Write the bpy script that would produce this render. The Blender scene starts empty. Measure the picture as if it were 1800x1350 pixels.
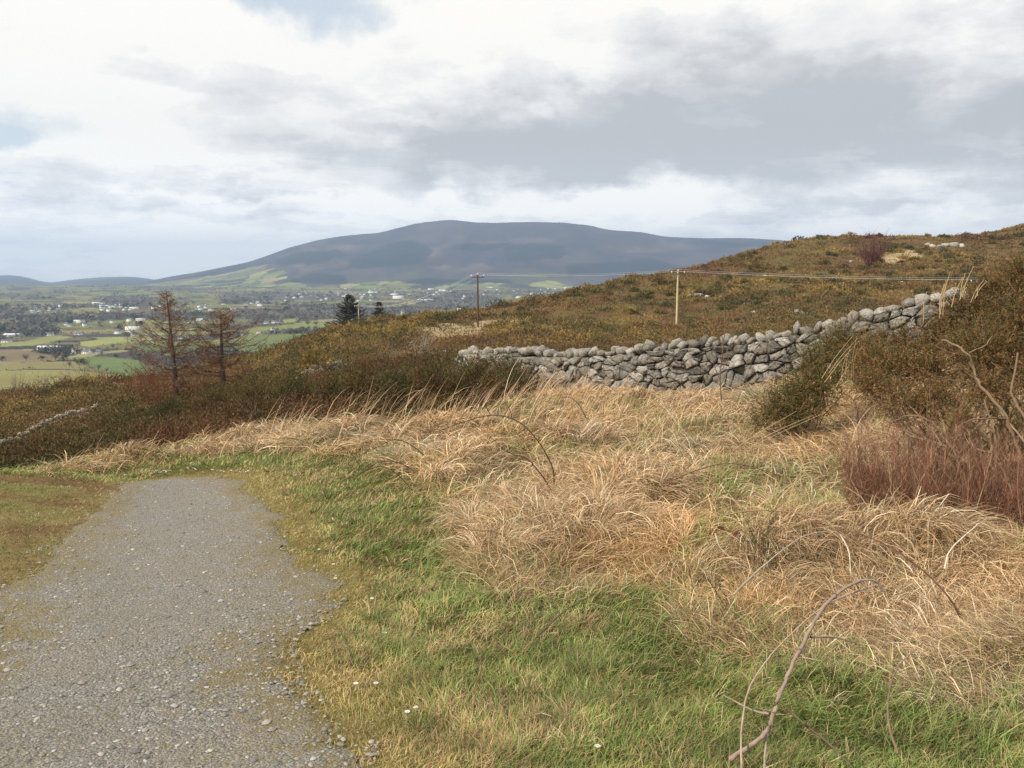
import bpy, bmesh, math, random
import numpy as np
from mathutils import Vector, Matrix

scene = bpy.context.scene
COL = scene.collection
rng = np.random.default_rng(11)
random.seed(11)

# ------------------------------------------------------------------ camera
FPX = 1440.0                     # focal length in pixels of the 1800 px wide photograph
PITCH = math.radians(7.7)
CP, SP = math.cos(PITCH), math.sin(PITCH)
EYE = 1.6
cam_d = bpy.data.cameras.new("camera")
cam_d.sensor_width = 36.0
cam_d.lens = FPX / 1800.0 * 36.0
cam_d.clip_start = 0.05
cam_d.clip_end = 60000.0
cam = bpy.data.objects.new("camera", cam_d)
cam.location = (0, 0, EYE)
cam.rotation_euler = (math.radians(90) - PITCH, 0, 0)
COL.objects.link(cam)
scene.camera = cam

# ------------------------------------------------------------------ world, sun, exposure
scene.render.engine = 'CYCLES'
scene.view_settings.view_transform = 'Standard'
scene.view_settings.look = 'None'
scene.view_settings.exposure = 0.0
scene.view_settings.gamma = 1.0
cy = scene.cycles
cy.max_bounces = 5; cy.diffuse_bounces = 3; cy.glossy_bounces = 1
cy.transmission_bounces = 2; cy.volume_bounces = 0; cy.transparent_max_bounces = 4
cy.use_denoising = True; cy.denoising_prefilter = 'NONE'; cy.denoising_input_passes = 'RGB_ALBEDO_NORMAL'
try:
    cy.denoiser = 'OPENIMAGEDENOISE'
except Exception:
    pass

SUN_EL = math.radians(42)
SUN_DIR = Vector((-0.80, -0.52, 0)).normalized() * math.cos(SUN_EL) + Vector((0, 0, math.sin(SUN_EL)))
sun_d = bpy.data.lights.new("sun", 'SUN')
sun_d.energy = 5.0
sun_d.angle = math.radians(0.6)
sun_d.color = (1.0, 0.93, 0.82)
sun = bpy.data.objects.new("sun", sun_d)
sun.location = (-40, -20, 60)
sun.rotation_euler = SUN_DIR.to_track_quat('Z', 'Y').to_euler()
COL.objects.link(sun)

class NT:
    """small helper to write node trees in a few lines"""
    def __init__(self, tree):
        self.t = tree; self.n = tree.nodes; self.l = tree.links
    def node(self, kind, **kw):
        nd = self.n.new(kind)
        for k, v in kw.items(): setattr(nd, k, v)
        return nd
    def put(self, sock, v):
        if isinstance(v, bpy.types.NodeSocket): self.l.new(v, sock)
        elif v is not None: sock.default_value = v
    def math(self, op, a, b=None, c=None, clamp=False):
        nd = self.node('ShaderNodeMath', operation=op); nd.use_clamp = clamp
        self.put(nd.inputs[0], a)
        if b is not None: self.put(nd.inputs[1], b)
        if c is not None: self.put(nd.inputs[2], c)
        return nd.outputs[0]
    def vmath(self, op, a, b=None):
        nd = self.node('ShaderNodeVectorMath', operation=op)
        self.put(nd.inputs[0], a)
        if b is not None: self.put(nd.inputs[1], b)
        return nd.outputs['Value'] if op in ('LENGTH', 'DOT_PRODUCT') else nd.outputs[0]
    def noise(self, vec, scale, detail=4, rough=0.55, out=0, dist=0.0):
        nd = self.node('ShaderNodeTexNoise')
        if vec is not None: self.put(nd.inputs['Vector'], vec)
        nd.inputs['Scale'].default_value = scale; nd.inputs['Detail'].default_value = detail
        nd.inputs['Roughness'].default_value = rough; nd.inputs['Distortion'].default_value = dist
        return nd.outputs[out]
    def mix(self, f, a, b, blend='MIX'):
        nd = self.node('ShaderNodeMix', data_type='RGBA', blend_type=blend)
        self.put(nd.inputs[0], f); self.put(nd.inputs[6], a); self.put(nd.inputs[7], b)
        return nd.outputs[2]
    def ramp(self, f, stops, interp='LINEAR'):
        nd = self.node('ShaderNodeValToRGB'); cr = nd.color_ramp; cr.interpolation = interp
        while len(cr.elements) > len(stops): cr.elements.remove(cr.elements[-1])
        while len(cr.elements) < len(stops): cr.elements.new(0.5)
        for e, (p, c) in zip(cr.elements, stops):
            e.position = p; e.color = (*c, 1) if len(c) == 3 else c
        self.put(nd.inputs[0], f)
        return nd.outputs[0]
    def maprange(self, v, a, b, c, d, smooth=False):
        nd = self.node('ShaderNodeMapRange'); nd.clamp = True
        if smooth: nd.interpolation_type = 'SMOOTHSTEP'
        self.put(nd.inputs[0], v)
        for i, x in enumerate((a, b, c, d)): nd.inputs[i + 1].default_value = x
        return nd.outputs[0]

def pix_dir(px, py):
    u, v = (px - 900) / FPX, (675 - py) / FPX
    d = np.array([u, CP + v * SP, v * CP - SP]); d /= np.linalg.norm(d)
    return math.atan2(d[0], d[1]), d[2]

world = bpy.data.worlds.new("World")
scene.world = world
world.use_nodes = True
W = NT(world.node_tree)
W.n.clear()
sky = W.node('ShaderNodeTexSky', sky_type='NISHITA')
sky.sun_disc = False
sky.sun_elevation = SUN_EL
sky.sun_rotation = math.atan2(SUN_DIR.x, SUN_DIR.y)
tc = W.node('ShaderNodeTexCoord').outputs['Generated']
sep = W.node('ShaderNodeSeparateXYZ'); W.put(sep.inputs[0], tc)
az = W.math('ARCTAN2', sep.outputs[0], sep.outputs[1])
el = sep.outputs[2]
comb = W.node('ShaderNodeCombineXYZ'); W.put(comb.inputs[0], az); W.put(comb.inputs[1], el)
# cloud sheets seen in perspective: direction projected on a layer above
den = W.math('ADD', W.math('MAXIMUM', el, 0.0), 0.16)
cl = W.node('ShaderNodeCombineXYZ')
W.put(cl.inputs[0], W.math('DIVIDE', sep.outputs[0], den)); W.put(cl.inputs[1], W.math('DIVIDE', sep.outputs[1], den))
flat = cl.outputs[0]
dn = W.noise(tc, 7.0, 5, 0.6, out=1)
dn2 = W.vmath('MULTIPLY', W.vmath('SUBTRACT', dn, (0.5, 0.5, 0.5)), (0.22, 0.10, 0.0))
crd = W.vmath('ADD', comb.outputs[0], dn2)
def blob(px, py, rx, ry, power=1.0):
    a0, e0 = pix_dir(px, py)
    v = W.vmath('SUBTRACT', crd, (a0, e0, 0))
    v = W.vmath('MULTIPLY', v, (FPX / rx, FPX / ry, 0))
    r = W.vmath('LENGTH', v)
    return W.maprange(r, 0.0, 1.6, power, 0.0, True)
def total(lst):
    acc = lst[0]
    for x in lst[1:]: acc = W.math('ADD', acc, x)
    return acc
dark = total([blob(1150, 250, 430, 75, .75), blob(860, 275, 230, 60, .55), blob(1640, 200, 420, 130, .75), blob(1300, 60, 500, 90, .22), blob(1250, 160, 420, 90, .30),
              blob(430, 320, 330, 38, .38), blob(180, 60, 160, 30, .22), blob(120, 395, 300, 55, .12), blob(330, 190, 260, 50, .16),
              blob(700, 190, 300, 70, .22), blob(1650, 345, 300, 22, .25), blob(1250, 385, 300, 16, .2), blob(900, 372, 260, 9, .25), blob(330, 372, 260, 9, .25), blob(1600, 372, 200, 8, .25)])
light = total([blob(200, 440, 500, 40, .25), blob(1500, 390, 500, 25, .18), blob(190, 250, 170, 60, .55), blob(1020, 345, 330, 22, .55), blob(640, 80, 380, 60, .35), blob(120, 30, 300, 45, .45),
               blob(1180, 20, 160, 40, .3), blob(640, 355, 120, 16, .45), blob(380, 345, 150, 9, .5), blob(340, 400, 110, 24, .2),
               blob(1600, 330, 200, 14, .3), blob(1290, 220, 90, 40, .25), blob(1640, 190, 70, 50, .3), blob(960, 130, 260, 60, .25)])
n1 = W.noise(flat, 1.35, 7, 0.62, dist=0.3)
n2 = W.noise(W.vmath('MULTIPLY', tc, (1, 1, 2.0)), 8.0, 8, 0.58)
n3 = W.noise(flat, 0.45, 4, 0.5)
t = W.math('SUBTRACT', light, dark)
t = W.math('ADD', t, W.math('MULTIPLY', W.math('SUBTRACT', n1, 0.5), 1.5))
t = W.math('ADD', t, W.math('MULTIPLY', W.math('SUBTRACT', n2, 0.5), 1.25))
t = W.math('ADD', t, W.math('MULTIPLY', W.math('SUBTRACT', n3, 0.5), 0.5))
n4 = W.noise(W.vmath('ADD', flat, (3.1, 7.7, 0)), 2.6, 9, 0.56, dist=0.15)
puff = W.maprange(n4, 0.47, 0.57, -0.5, 0.5, True)
n5 = W.noise(W.vmath('MULTIPLY', tc, (1, 1, 2.2)), 5.0, 8, 0.55, dist=0.2)
puff2 = W.maprange(n5, 0.49, 0.56, -0.5, 0.5, True)
t = W.math('ADD', t, W.math('MULTIPLY', puff, 0.22))
t = W.math('ADD', t, W.math('MULTIPLY', puff2, 0.20))
t = W.math('ADD', t, 0.95)
cloud = W.ramp(t, [(0.0, (0.54, 0.56, 0.59)), (0.3, (0.67, 0.685, 0.71)), (0.55, (0.82, 0.83, 0.845)), (0.78, (0.93, 0.93, 0.93)), (1.0, (1.04, 1.03, 1.0))])
gap = total([blob(570, 20, 120, 60, .95), blob(440, 5, 60, 25, .5), blob(30, 215, 120, 40, .65), blob(10, 245, 50, 20, .6),
             blob(140, 385, 330, 50, .12), blob(1340, 330, 350, 60, .12), blob(0, 330, 160, 40, .25)])
gap = W.math('ADD', gap, W.math('MULTIPLY', W.math('SUBTRACT', n2, 0.5), 1.2))
gapm = W.maprange(gap, 0.30, 0.95, 0.0, 0.85, True)
blue = W.mix(0.62, W.mix(1.0, sky.outputs[0], (0.10, 0.10, 0.10, 1), 'MULTIPLY'), (0.76, 0.88, 1.0, 1))
colr = W.mix(gapm, cloud, blue)
hz = W.maprange(el, 0.0, 0.17, 14.2, 10.2, True)
hz3 = W.node('ShaderNodeCombineXYZ'); [W.put(hz3.inputs[i], W.math('MULTIPLY', hz, (1.02, 1.0, .97)[i])) for i in range(3)]
lum = W.vmath('MULTIPLY', colr, hz3.outputs[0])
bg = W.node('ShaderNodeBackground'); W.put(bg.inputs[0], lum); bg.inputs[1].default_value = 0.1
wo = W.node('ShaderNodeOutputWorld'); W.l.new(bg.outputs[0], wo.inputs[0])
world.cycles.sampling_method = 'MANUAL'
world.cycles.sample_map_resolution = 512

# ------------------------------------------------------------------ projection helpers
def unproj(px, py, Y):
    u = (np.asarray(px, float) - 900) / FPX; v = (675 - np.asarray(py, float)) / FPX
    k = Y / (CP + v * SP)
    return u * k, Y + 0 * u, EYE + k * (v * CP - SP)
def proj(X, Y, Z):
    dz = Z - EYE
    dep = Y * CP - dz * SP
    up = Y * SP + dz * CP
    dep = np.where(np.abs(dep) < 1e-3, 1e-3, dep)
    return 900 + FPX * X / dep, 675 - FPX * up / dep

# ------------------------------------------------------------------ noise
def _h(i, j, s):
    v = np.sin(i * 127.1 + j * 311.7 + s * 74.7) * 43758.5453
    return v - np.floor(v)
def vnoise(x, y, s=0):
    xi, yi = np.floor(x), np.floor(y); fx, fy = x - xi, y - yi
    fx = fx * fx * (3 - 2 * fx); fy = fy * fy * (3 - 2 * fy)
    a, b = _h(xi, yi, s), _h(xi + 1, yi, s); c, d = _h(xi, yi + 1, s), _h(xi + 1, yi + 1, s)
    return (a + (b - a) * fx) * (1 - fy) + (c + (d - c) * fx) * fy
def fbm(x, y, s=0, o=4):
    r = 0; a = 0.5; t = 0
    for k in range(o):
        r = r + a * vnoise(x * 2 ** k + 17.3 * k, y * 2 ** k - 9.1 * k, s + k); t += a; a *= 0.5
    return r / t
def smooth(a, b, x):
    t = np.clip((x - a) / (b - a), 0, 1); return t * t * (3 - 2 * t)
def in_poly(x, y, P):
    r = np.zeros(np.shape(x), bool); n = len(P)
    for i in range(n):
        x1, y1 = P[i]; x2, y2 = P[(i + 1) % n]
        if y1 == y2: continue
        c = ((y1 > y) != (y2 > y)) & (x < (x2 - x1) * (y - y1) / (y2 - y1) + x1)
        r ^= c
    return r
def seg_dist(x, y, P, closed=True):
    d = np.full(np.shape(x), 1e9); n = len(P)
    for i in range(n if closed else n - 1):
        x1, y1 = P[i]; x2, y2 = P[(i + 1) % n]
        dx, dy = x2 - x1, y2 - y1; L = dx * dx + dy * dy + 1e-12
        t = np.clip(((x - x1) * dx + (y - y1) * dy) / L, 0, 1)
        d = np.minimum(d, np.hypot(x - x1 - t * dx, y - y1 - t * dy))
    return d
def sdf(x, y, P):
    return np.where(in_poly(x, y, P), -1, 1) * seg_dist(x, y, P)

def spline(P, m=6):
    P = np.asarray(P, float); n = len(P)
    Q = np.vstack([2 * P[0] - P[1], P, 2 * P[-1] - P[-2]]); out = []
    for i in range(n - 1):
        p0, p1, p2, p3 = Q[i:i + 4]
        for t in np.linspace(0, 1, m, endpoint=False):
            out.append(.5 * ((2 * p1) + (-p0 + p2) * t + (2 * p0 - 5 * p1 + 4 * p2 - p3) * t * t + (-p0 + 3 * p1 - 3 * p2 + p3) * t ** 3))
    out.append(P[-1]); return np.array(out)


# ------------------------------------------------------------------ near terrain: a smooth surface through surveyed points
CTRL_Z = [(0, -5, .5), (-6, -5, .3), (6, -5, .9), (0, 0, 0), (-3, 0, -.08), (3, 0, .15), (8, 0, .5), (-8, 0, -.3),
          (0, 4, -.45), (-3, 5, -.62), (3, 4, -.25), (6, 5, 0.05), (-7, 6, -.95), (0, 8, -.85), (-2, 8, -.95), (-4.5, 8, -1.08),
          (3, 8, -.62), (6, 8, -.32), (11, 9, .3), (0, 12, -.98), (0, 16, -1.2), (14, 14, .9), (-12, 10, -1.6)]
CTRL_P = [(600, 800, 12.5), (600, 757, 16), (600, 705, 25), (600, 655, 45), (600, 602, 120), (600, 580, 200),
          (425, 838, 12.5), (300, 815, 15), (300, 785, 18), (300, 745, 32), (300, 708, 53), (300, 668, 105),
          (165, 853, 12), (0, 852, 11), (0, 848, 25), (0, 790, 48), (0, 745, 70), (0, 704, 100), (175, 716, 62), (130, 683, 105),
          (820, 652, 30), (1000, 690, 24), (1200, 698, 21.5), (1400, 680, 19.5), (1500, 652, 18.5), (1650, 612, 17.5), (1820, 600, 17),
          (2150, 590, 17), (1000, 765, 14), (1200, 785, 12.5), (1400, 800, 11), (1600, 850, 8),
          (840, 574, 128), (840, 549, 180), (1000, 605, 75), (1000, 517, 215), (1189, 574, 125), (1189, 628, 55), (1100, 503, 240),
          (1200, 485, 268), (1300, 453, 288), (1400, 425, 295), (1500, 418, 305), (1400, 500, 185), (1400, 562, 110), (1600, 515, 155),
          (1600, 470, 220), (1600, 418, 325), (1700, 418, 340), (1800, 398, 385), (1950, 345, 430), (2300, 260, 450), (1800, 455, 230),
          (1800, 530, 130), (2250, 500, 130), (2250, 400, 260), (1680, 575, 112), (-500, 870, 12), (-500, 860, 25), (-500, 800, 50), (-500, 725, 105),
          (450, 640, 120), (750, 640, 52), (700, 560, 195), (1660, 640, 60), (1400, 640, 60)]
CTRL_B = []   # (px, Y, z) hidden far side of the hill
for px_, lst in ((-500, ((300, -70), (520, -130))), (0, ((180, -30), (300, -68), (520, -130))), (300, ((200, -30), (300, -66), (520, -128))),
                 (600, ((300, -45), (520, -125))), (900, ((290, -35), (520, -122))), (1200, ((400, -28), (640, -130))),
                 (1500, ((420, 2), (700, -110))), (1800, ((560, 15), (850, -100))), (2300, ((650, 45), (1000, -80)))):
    for Y_, z_ in lst: CTRL_B.append((px_, Y_, z_))
    CTRL_B.append((px_, 1200, -170))
cx, cyy, cz = [], [], []
for X_, Y_, z_ in CTRL_Z: cx.append(X_); cyy.append(Y_); cz.append(z_)
for px_, py_, Y_ in CTRL_P:
    a_, b_, c_ = unproj(px_, py_, Y_); cx.append(float(a_)); cyy.append(Y_); cz.append(float(c_))
for px_, Y_, z_ in CTRL_B: cx.append((px_ - 900) / FPX * Y_); cyy.append(Y_); cz.append(z_)
cx, cyy, cz = map(np.array, (cx, cyy, cz))
OFF = 6.0
def _uv(X, Y): return X / (Y + OFF) * 1.6, np.log(Y + OFF)
_cu, _cv = _uv(cx, cyy); _cw = cz / (cyy + OFF)
def _phi(r2): return np.where(r2 > 1e-12, 0.5 * r2 * np.log(r2 + 1e-12), 0)
_n = len(cx)
_A = np.zeros((_n + 3, _n + 3))
_A[:_n, :_n] = _phi((_cu[:, None] - _cu) ** 2 + (_cv[:, None] - _cv) ** 2) + np.eye(_n) * 2e-4
_A[:_n, _n] = 1; _A[:_n, _n + 1] = _cu; _A[:_n, _n + 2] = _cv; _A[_n:, :_n] = _A[:_n, _n:].T
_sol = np.linalg.solve(_A, np.concatenate([_cw, np.zeros(3)]))
def H_raw(X, Y):
    u, v = _uv(X, Y); sh = u.shape; u = u.ravel(); v = v.ravel()
    r = _sol[_n] + _sol[_n + 1] * u + _sol[_n + 2] * v
    for k in range(_n): r = r + _sol[k] * _phi((u - _cu[k]) ** 2 + (v - _cv[k]) ** 2)
    return (r * (Y.ravel() + OFF)).reshape(sh)

# zones, drawn on the ground from the photograph's layout
def ground_poly(P, Y0=2.0):
    """pixel outline -> world outline on the smooth terrain"""
    out = []
    Ys = np.exp(np.linspace(math.log(0.6), math.log(400), 900))
    for px, py in P:
        X, Y, Z = unproj(px, py, Ys)
        h = H_raw(X, Y)
        below = np.where(Z < h)[0]
        k = below[0] if len(below) else len(Ys) - 1
        out.append((float(X[k]), float(Y[k])))
    return out
PATH_PX = [(-260, 1345), (-120, 1200), (0, 1095), (40, 1030), (75, 990), (130, 950), (158, 910), (172, 890), (190, 868), (232, 851), (295, 842), (360, 839), (412, 842),
           (448, 874), (485, 920), (508, 960), (520, 1000), (556, 1030), (562, 1065), (540, 1095), (490, 1130), (455, 1160), (460, 1185), (515, 1212), (560, 1248), (605, 1300), (650, 1345)]
PATH = ground_poly(PATH_PX)
PATH = [(-2.6, -5), (-2.6, 1.0)] + PATH + [(-0.35, 1.0), (-0.3, -5)]
GOLD_PX = [(95, 838), (180, 826), (300, 812), (420, 800), (520, 802), (600, 800), (690, 808), (740, 850), (800, 895), (830, 960), (860, 1060), (950, 1085), (1050, 1060),
           (1150, 1035), (1215, 1045), (1230, 1120), (1330, 1160), (1480, 1185), (1600, 1200), (1680, 1250), (1900, 1270), (2400, 1250), (3000, 1150), (3000, 760), (2300, 660), (1850, 640), (1640, 630),
           (1500, 655), (1400, 682), (1200, 700), (1000, 692), (930, 705), (865, 730), (760, 752), (640, 756), (500, 758), (420, 770), (300, 793), (200, 814), (110, 826)]
GOLD = ground_poly(GOLD_PX)
PATH_A = [tuple(q) for q in spline([(x, y) for x, y in PATH], 3)]; GOLD_A = GOLD

AG = np.linspace(-1.5, 1.5, 640)
QG = np.linspace(math.log(1.2), math.log(1206), 640)
_a, _q = np.meshgrid(AG, QG, indexing='xy')
GY = np.exp(_q) - OFF; GX = _a * (GY + OFF)
GZ = H_raw(GX, GY)
def path_dist(X, Y):
    d = sdf(X, Y, PATH_A)
    return d + (fbm(X * 3.1, Y * 3.1, 5, 4) - .5) * .34 + (fbm(X * .9, Y * .9, 8, 2) - .5) * .3
def gold_dist(X, Y):
    return sdf(X, Y, GOLD_A) + (fbm(X * 1.4, Y * 1.4, 15, 3) - .5) * np.clip(.25 + .04 * Y, .2, 1.2)
_near = GY < 30
GPD = np.full(GX.shape, 50.0); GPD[_near] = path_dist(GX[_near], GY[_near])
GGD = np.full(GX.shape, 50.0); GGD[_near] = gold_dist(GX[_near], GY[_near])
gw = smooth(.15, -.5, GGD)
GZ = GZ + gw * ((fbm(GX * 1.1, GY * 1.1, 21, 3) - .45) * .52 + np.abs(fbm(GX * .8 + 5, GY * .8, 22, 2) - .5) * .35)
GZ = GZ + smooth(.1, .9, GPD) * (1 - gw) * _near * ((fbm(GX * 2.2, GY * 2.2, 23, 3) - .5) * .12 + .02) * smooth(30, 12, GY)
moor = smooth(13, 30, GY) * (1 - gw)
GZ = GZ + moor * ((fbm(GX * .22, GY * .22, 31, 4) - .5) * np.clip(GY * .012, .3, 1.3) + (fbm(GX * .05, GY * .05, 33, 3) - .5) * np.clip(GY * .009, 0, 1.8))
# keep the ridge line where it is seen, roughness only bends it a little
def H(X, Y):
    X = np.asarray(X, float); Y = np.asarray(Y, float)
    ai = (X / (Y + OFF) - AG[0]) / (AG[1] - AG[0]); qi = (np.log(np.maximum(Y + OFF, 1.3)) - QG[0]) / (QG[1] - QG[0])
    ai = np.clip(ai, 0, len(AG) - 1.001); qi = np.clip(qi, 0, len(QG) - 1.001)
    i = ai.astype(int); j = qi.astype(int); fa = ai - i; fq = qi - j
    return (GZ[j, i] * (1 - fa) + GZ[j, i + 1] * fa) * (1 - fq) + (GZ[j + 1, i] * (1 - fa) + GZ[j + 1, i + 1] * fa) * fq
_Ys = np.exp(np.linspace(math.log(.8), math.log(460), 1500))
def hit(px, py, Ymin=0.0):
    """the ground point seen at a pixel of the photograph"""
    Ys = _Ys[_Ys > Ymin]
    X, Y, Z = unproj(px, py, Ys); b = np.where(Z < H(X, Y))[0]
    k = b[0] if len(b) else len(Ys) - 1
    return float(X[k]), float(Y[k]), float(H(X[k], Y[k]))

_mid = sorted([(lambda q: (q[1], q[0]))(hit(*p)) for p in [(230, 1345), (260, 1150), (290, 1000), (310, 900), (300, 848)]])
def path_mid(Y): return np.interp(Y, [m[0] for m in _mid], [m[1] for m in _mid])

# ------------------------------------------------------------------ mesh helpers
def lin(r, g, b):
    f = lambda c: ((c / 255 + .055) / 1.055) ** 2.4 if c > 10 else c / 3294
    return (f(r), f(g), f(b))
def link(name, me, mat=None, parent=None, label=None, cat=None, group=None, kind=None, loc=None):
    o = bpy.data.objects.new(name, me); COL.objects.link(o)
    if mat is not None and me is not None and not me.materials:
        for m in (mat if isinstance(mat, (list, tuple)) else [mat]): me.materials.append(m)
    if parent is not None: o.parent = parent
    if loc is not None: o.location = loc
    if label: o['label'] = label
    if cat: o['category'] = cat
    if group: o['group'] = group
    if kind: o['kind'] = kind
    return o
def np_mesh(name, V, F, C=None, smooth_=False, matidx=None):
    """V (n,3); F (m,k) same-size faces; C (n,3) colour per point"""
    me = bpy.data.meshes.new(name)
    V = np.ascontiguousarray(V, np.float32); F = np.ascontiguousarray(F, np.int32)
    m, k = F.shape
    me.vertices.add(len(V)); me.vertices.foreach_set('co', V.ravel())
    me.loops.add(m * k); me.loops.foreach_set('vertex_index', F.ravel())
    me.polygons.add(m)
    me.polygons.foreach_set('loop_start', np.arange(0, m * k, k, dtype=np.int32))
    me.polygons.foreach_set('loop_total', np.full(m, k, np.int32))
    if smooth_: me.polygons.foreach_set('use_smooth', np.ones(m, bool))
    if matidx is not None: me.polygons.foreach_set('material_index', np.ascontiguousarray(matidx, np.int32))
    if C is not None:
        at = me.color_attributes.new('col', 'FLOAT_COLOR', 'POINT')
        c4 = np.ones((len(V), 4), np.float32); c4[:, :3] = C
        at.data.foreach_set('color', c4.ravel())
    me.update(calc_edges=True)
    return me
def grid_faces(nr, nc, keep=None):
    j, i = np.meshgrid(np.arange(nr - 1), np.arange(nc - 1), indexing='ij')
    a = (j * nc + i); f = np.stack([a, a + 1, a + nc + 1, a + nc], -1)
    f = f.reshape(-1, 4)
    return f if keep is None else f[keep.ravel()]

class Geo:
    """collects tubes, quads and triangles into one mesh"""
    def __init__(self): self.v = []; self.f = []; self.c = []; self.n = 0
    def add(self, V, F, C):
        V = np.asarray(V, float); F = np.asarray(F, int)
        if F.shape[1] == 3: F = np.concatenate([F, F[:, 2:3]], 1)
        C = np.broadcast_to(np.asarray(C, float), (len(V), 3))
        self.v.append(V); self.f.append(F + self.n); self.c.append(C); self.n += len(V)
    def tube(self, P, R, col, k=5, jit=0.0):
        P = np.asarray(P, float); n = len(P); R = np.broadcast_to(np.asarray(R, float), (n,))
        T = np.gradient(P, axis=0); T /= np.linalg.norm(T, axis=1)[:, None] + 1e-9
        up = np.where(np.abs(T[:, 2:3]) > .9, np.array([[1., 0, 0]]), np.array([[0, 0, 1.]]))
        A = np.cross(T, up); A /= np.linalg.norm(A, axis=1)[:, None] + 1e-9; B = np.cross(T, A)
        th = np.arange(k) * 2 * math.pi / k
        V = P[:, None] + R[:, None, None] * (np.cos(th)[None, :, None] * A[:, None] + np.sin(th)[None, :, None] * B[:, None])
        if jit: V = V + rng.normal(0, 1, V.shape) * R[:, None, None] * jit
        F = []
        for j in range(n - 1):
            for i in range(k):
                a = j * k + i; b = j * k + (i + 1) % k
                F.append((a, b, b + k, a + k))
        V = V.reshape(-1, 3)
        self.add(V, F, col)
    def build(self, name, smooth_=False):
        V = np.concatenate(self.v); F = np.concatenate(self.f); C = np.concatenate(self.c)
        tri = F[:, 2] == F[:, 3]
        if tri.all(): return np_mesh(name, V, F[:, :3], C, smooth_)
        if not tri.any(): return np_mesh(name, V, F, C, smooth_)
        # triangles and quads together: triangulate the quads
        Q = F[~tri]; T = np.concatenate([F[tri][:, :3], Q[:, [0, 1, 2]], Q[:, [0, 2, 3]]])
        return np_mesh(name, V, T, C, smooth_)
def ribbons(root, ang, e0, e1, L, Wd, col, nseg=4, curl=None, ztip=None, tipcol=None):
    """blades: root (N,3), heading ang, start and end elevation, length, width"""
    N = len(root); curl = np.zeros(N) if curl is None else curl
    P = np.zeros((N, nseg + 1, 3)); P[:, 0] = root
    for s in range(nseg):
        t = (s + .5) / nseg; e = e0 + (e1 - e0) * t ** 1.15; h = ang + curl * t; dl = L / nseg
        P[:, s + 1, 0] = P[:, s, 0] + dl * np.cos(e) * np.cos(h)
        P[:, s + 1, 1] = P[:, s, 1] + dl * np.cos(e) * np.sin(h)
        P[:, s + 1, 2] = P[:, s, 2] + dl * np.sin(e)
    wa = ang + math.pi / 2 + rng.normal(0, .7, N)
    wd = np.stack([np.cos(wa), np.sin(wa), rng.normal(0, .35, N)], -1)
    tt = np.linspace(0, 1, nseg + 1); prof = np.where(tt < .25, .75 + tt, 1 - ((tt - .25) / .75) ** 1.6 * .92)
    off = wd[:, None, :] * (Wd[:, None] * prof[None])[:, :, None] * .5
    if ztip is not None:
        g = H(P[..., 0], P[..., 1]) + ztip
        P[:, 1:, 2] = np.maximum(P[:, 1:, 2], g[:, 1:] + rng.random((N, nseg)) * .03)
    V = np.stack([P - off, P + off], 2).reshape(-1, 3)
    base = (np.arange(N) * (nseg + 1) * 2)[:, None] + (np.arange(nseg) * 2)[None]
    F = np.stack([base, base + 1, base + 3, base + 2], -1).reshape(-1, 4)
    C = np.repeat(col[:, None, :], (nseg + 1) * 2, 1)
    if tipcol is not None:
        w = np.repeat(tt, 2)[None, :, None]; C = C * (1 - w) + tipcol[:, None, :] * w
    return V, F, C.reshape(-1, 3)
def pick(cols, n, jit=.12):
    cols = np.asarray(cols, float); c = cols[rng.integers(0, len(cols), n)]
    return np.clip(c * (1 + rng.normal(0, jit, (n, 1))) * (1 + rng.normal(0, .03, (n, 3))), .005, .95)

# ------------------------------------------------------------------ materials
def mat_base(name):
    m = bpy.data.materials.new(name); m.use_nodes = True
    T = NT(m.node_tree); T.n.clear()
    out = T.node('ShaderNodeOutputMaterial')
    return m, T, out
def principled(T, out, col, rough=.9, spec=.15, normal=None):
    p = T.node('ShaderNodeBsdfPrincipled'); T.put(p.inputs['Base Color'], col); T.put(p.inputs['Roughness'], rough)
    p.inputs['Specular IOR Level'].default_value = spec
    if normal is not None: T.l.new(normal, p.inputs['Normal'])
    T.l.new(p.outputs[0], out.inputs[0]); return p
def bump(T, h, strength, dist):
    b = T.node('ShaderNodeBump'); b.inputs['Strength'].default_value = strength; b.inputs['Distance'].default_value = dist
    T.l.new(h, b.inputs['Height']); return b.outputs[0]
def mat_attr(name, transl=0.0, rough=.85, spec=.15, nscale=0, namp=.3, bmp=0, bscale=20, bdist=.02):
    m, T, out = mat_base(name)
    c = T.node('ShaderNodeAttribute', attribute_name='col').outputs['Color']
    if nscale:
        pos = T.node('ShaderNodeNewGeometry').outputs['Position']
        f = T.maprange(T.noise(pos, nscale, 5, .65), .25, .75, 1 - namp, 1 + namp)
        mul = T.node('ShaderNodeCombineXYZ')
        for i in range(3): T.put(mul.inputs[i], f)
        c = T.vmath('MULTIPLY', c, mul.outputs[0])
    nrm = None
    if bmp:
        pos = T.node('ShaderNodeNewGeometry').outputs['Position']
        nrm = bump(T, T.noise(pos, bscale, 6, .65), bmp, bdist)
    p = principled(T, out, c, rough, spec, nrm)
    if transl:
        tr = T.node('ShaderNodeBsdfTranslucent'); T.put(tr.inputs[0], c)
        mx = T.node('ShaderNodeMixShader'); mx.inputs[0].default_value = transl
        T.l.new(p.outputs[0], mx.inputs[1]); T.l.new(tr.outputs[0], mx.inputs[2]); T.l.new(mx.outputs[0], out.inputs[0])
    return m
M_GRASS = mat_attr('grass_blades', .22, .6, .25)
M_SHRUB = mat_attr('shrub_leaves', .08, .85, .1)
M_TWIG = mat_attr('bark_twigs', 0, .85, .1)
M_BARK = mat_attr('bark_rough', 0, .9, .1, nscale=30, namp=.35, bmp=.6, bscale=60, bdist=.01)
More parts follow.
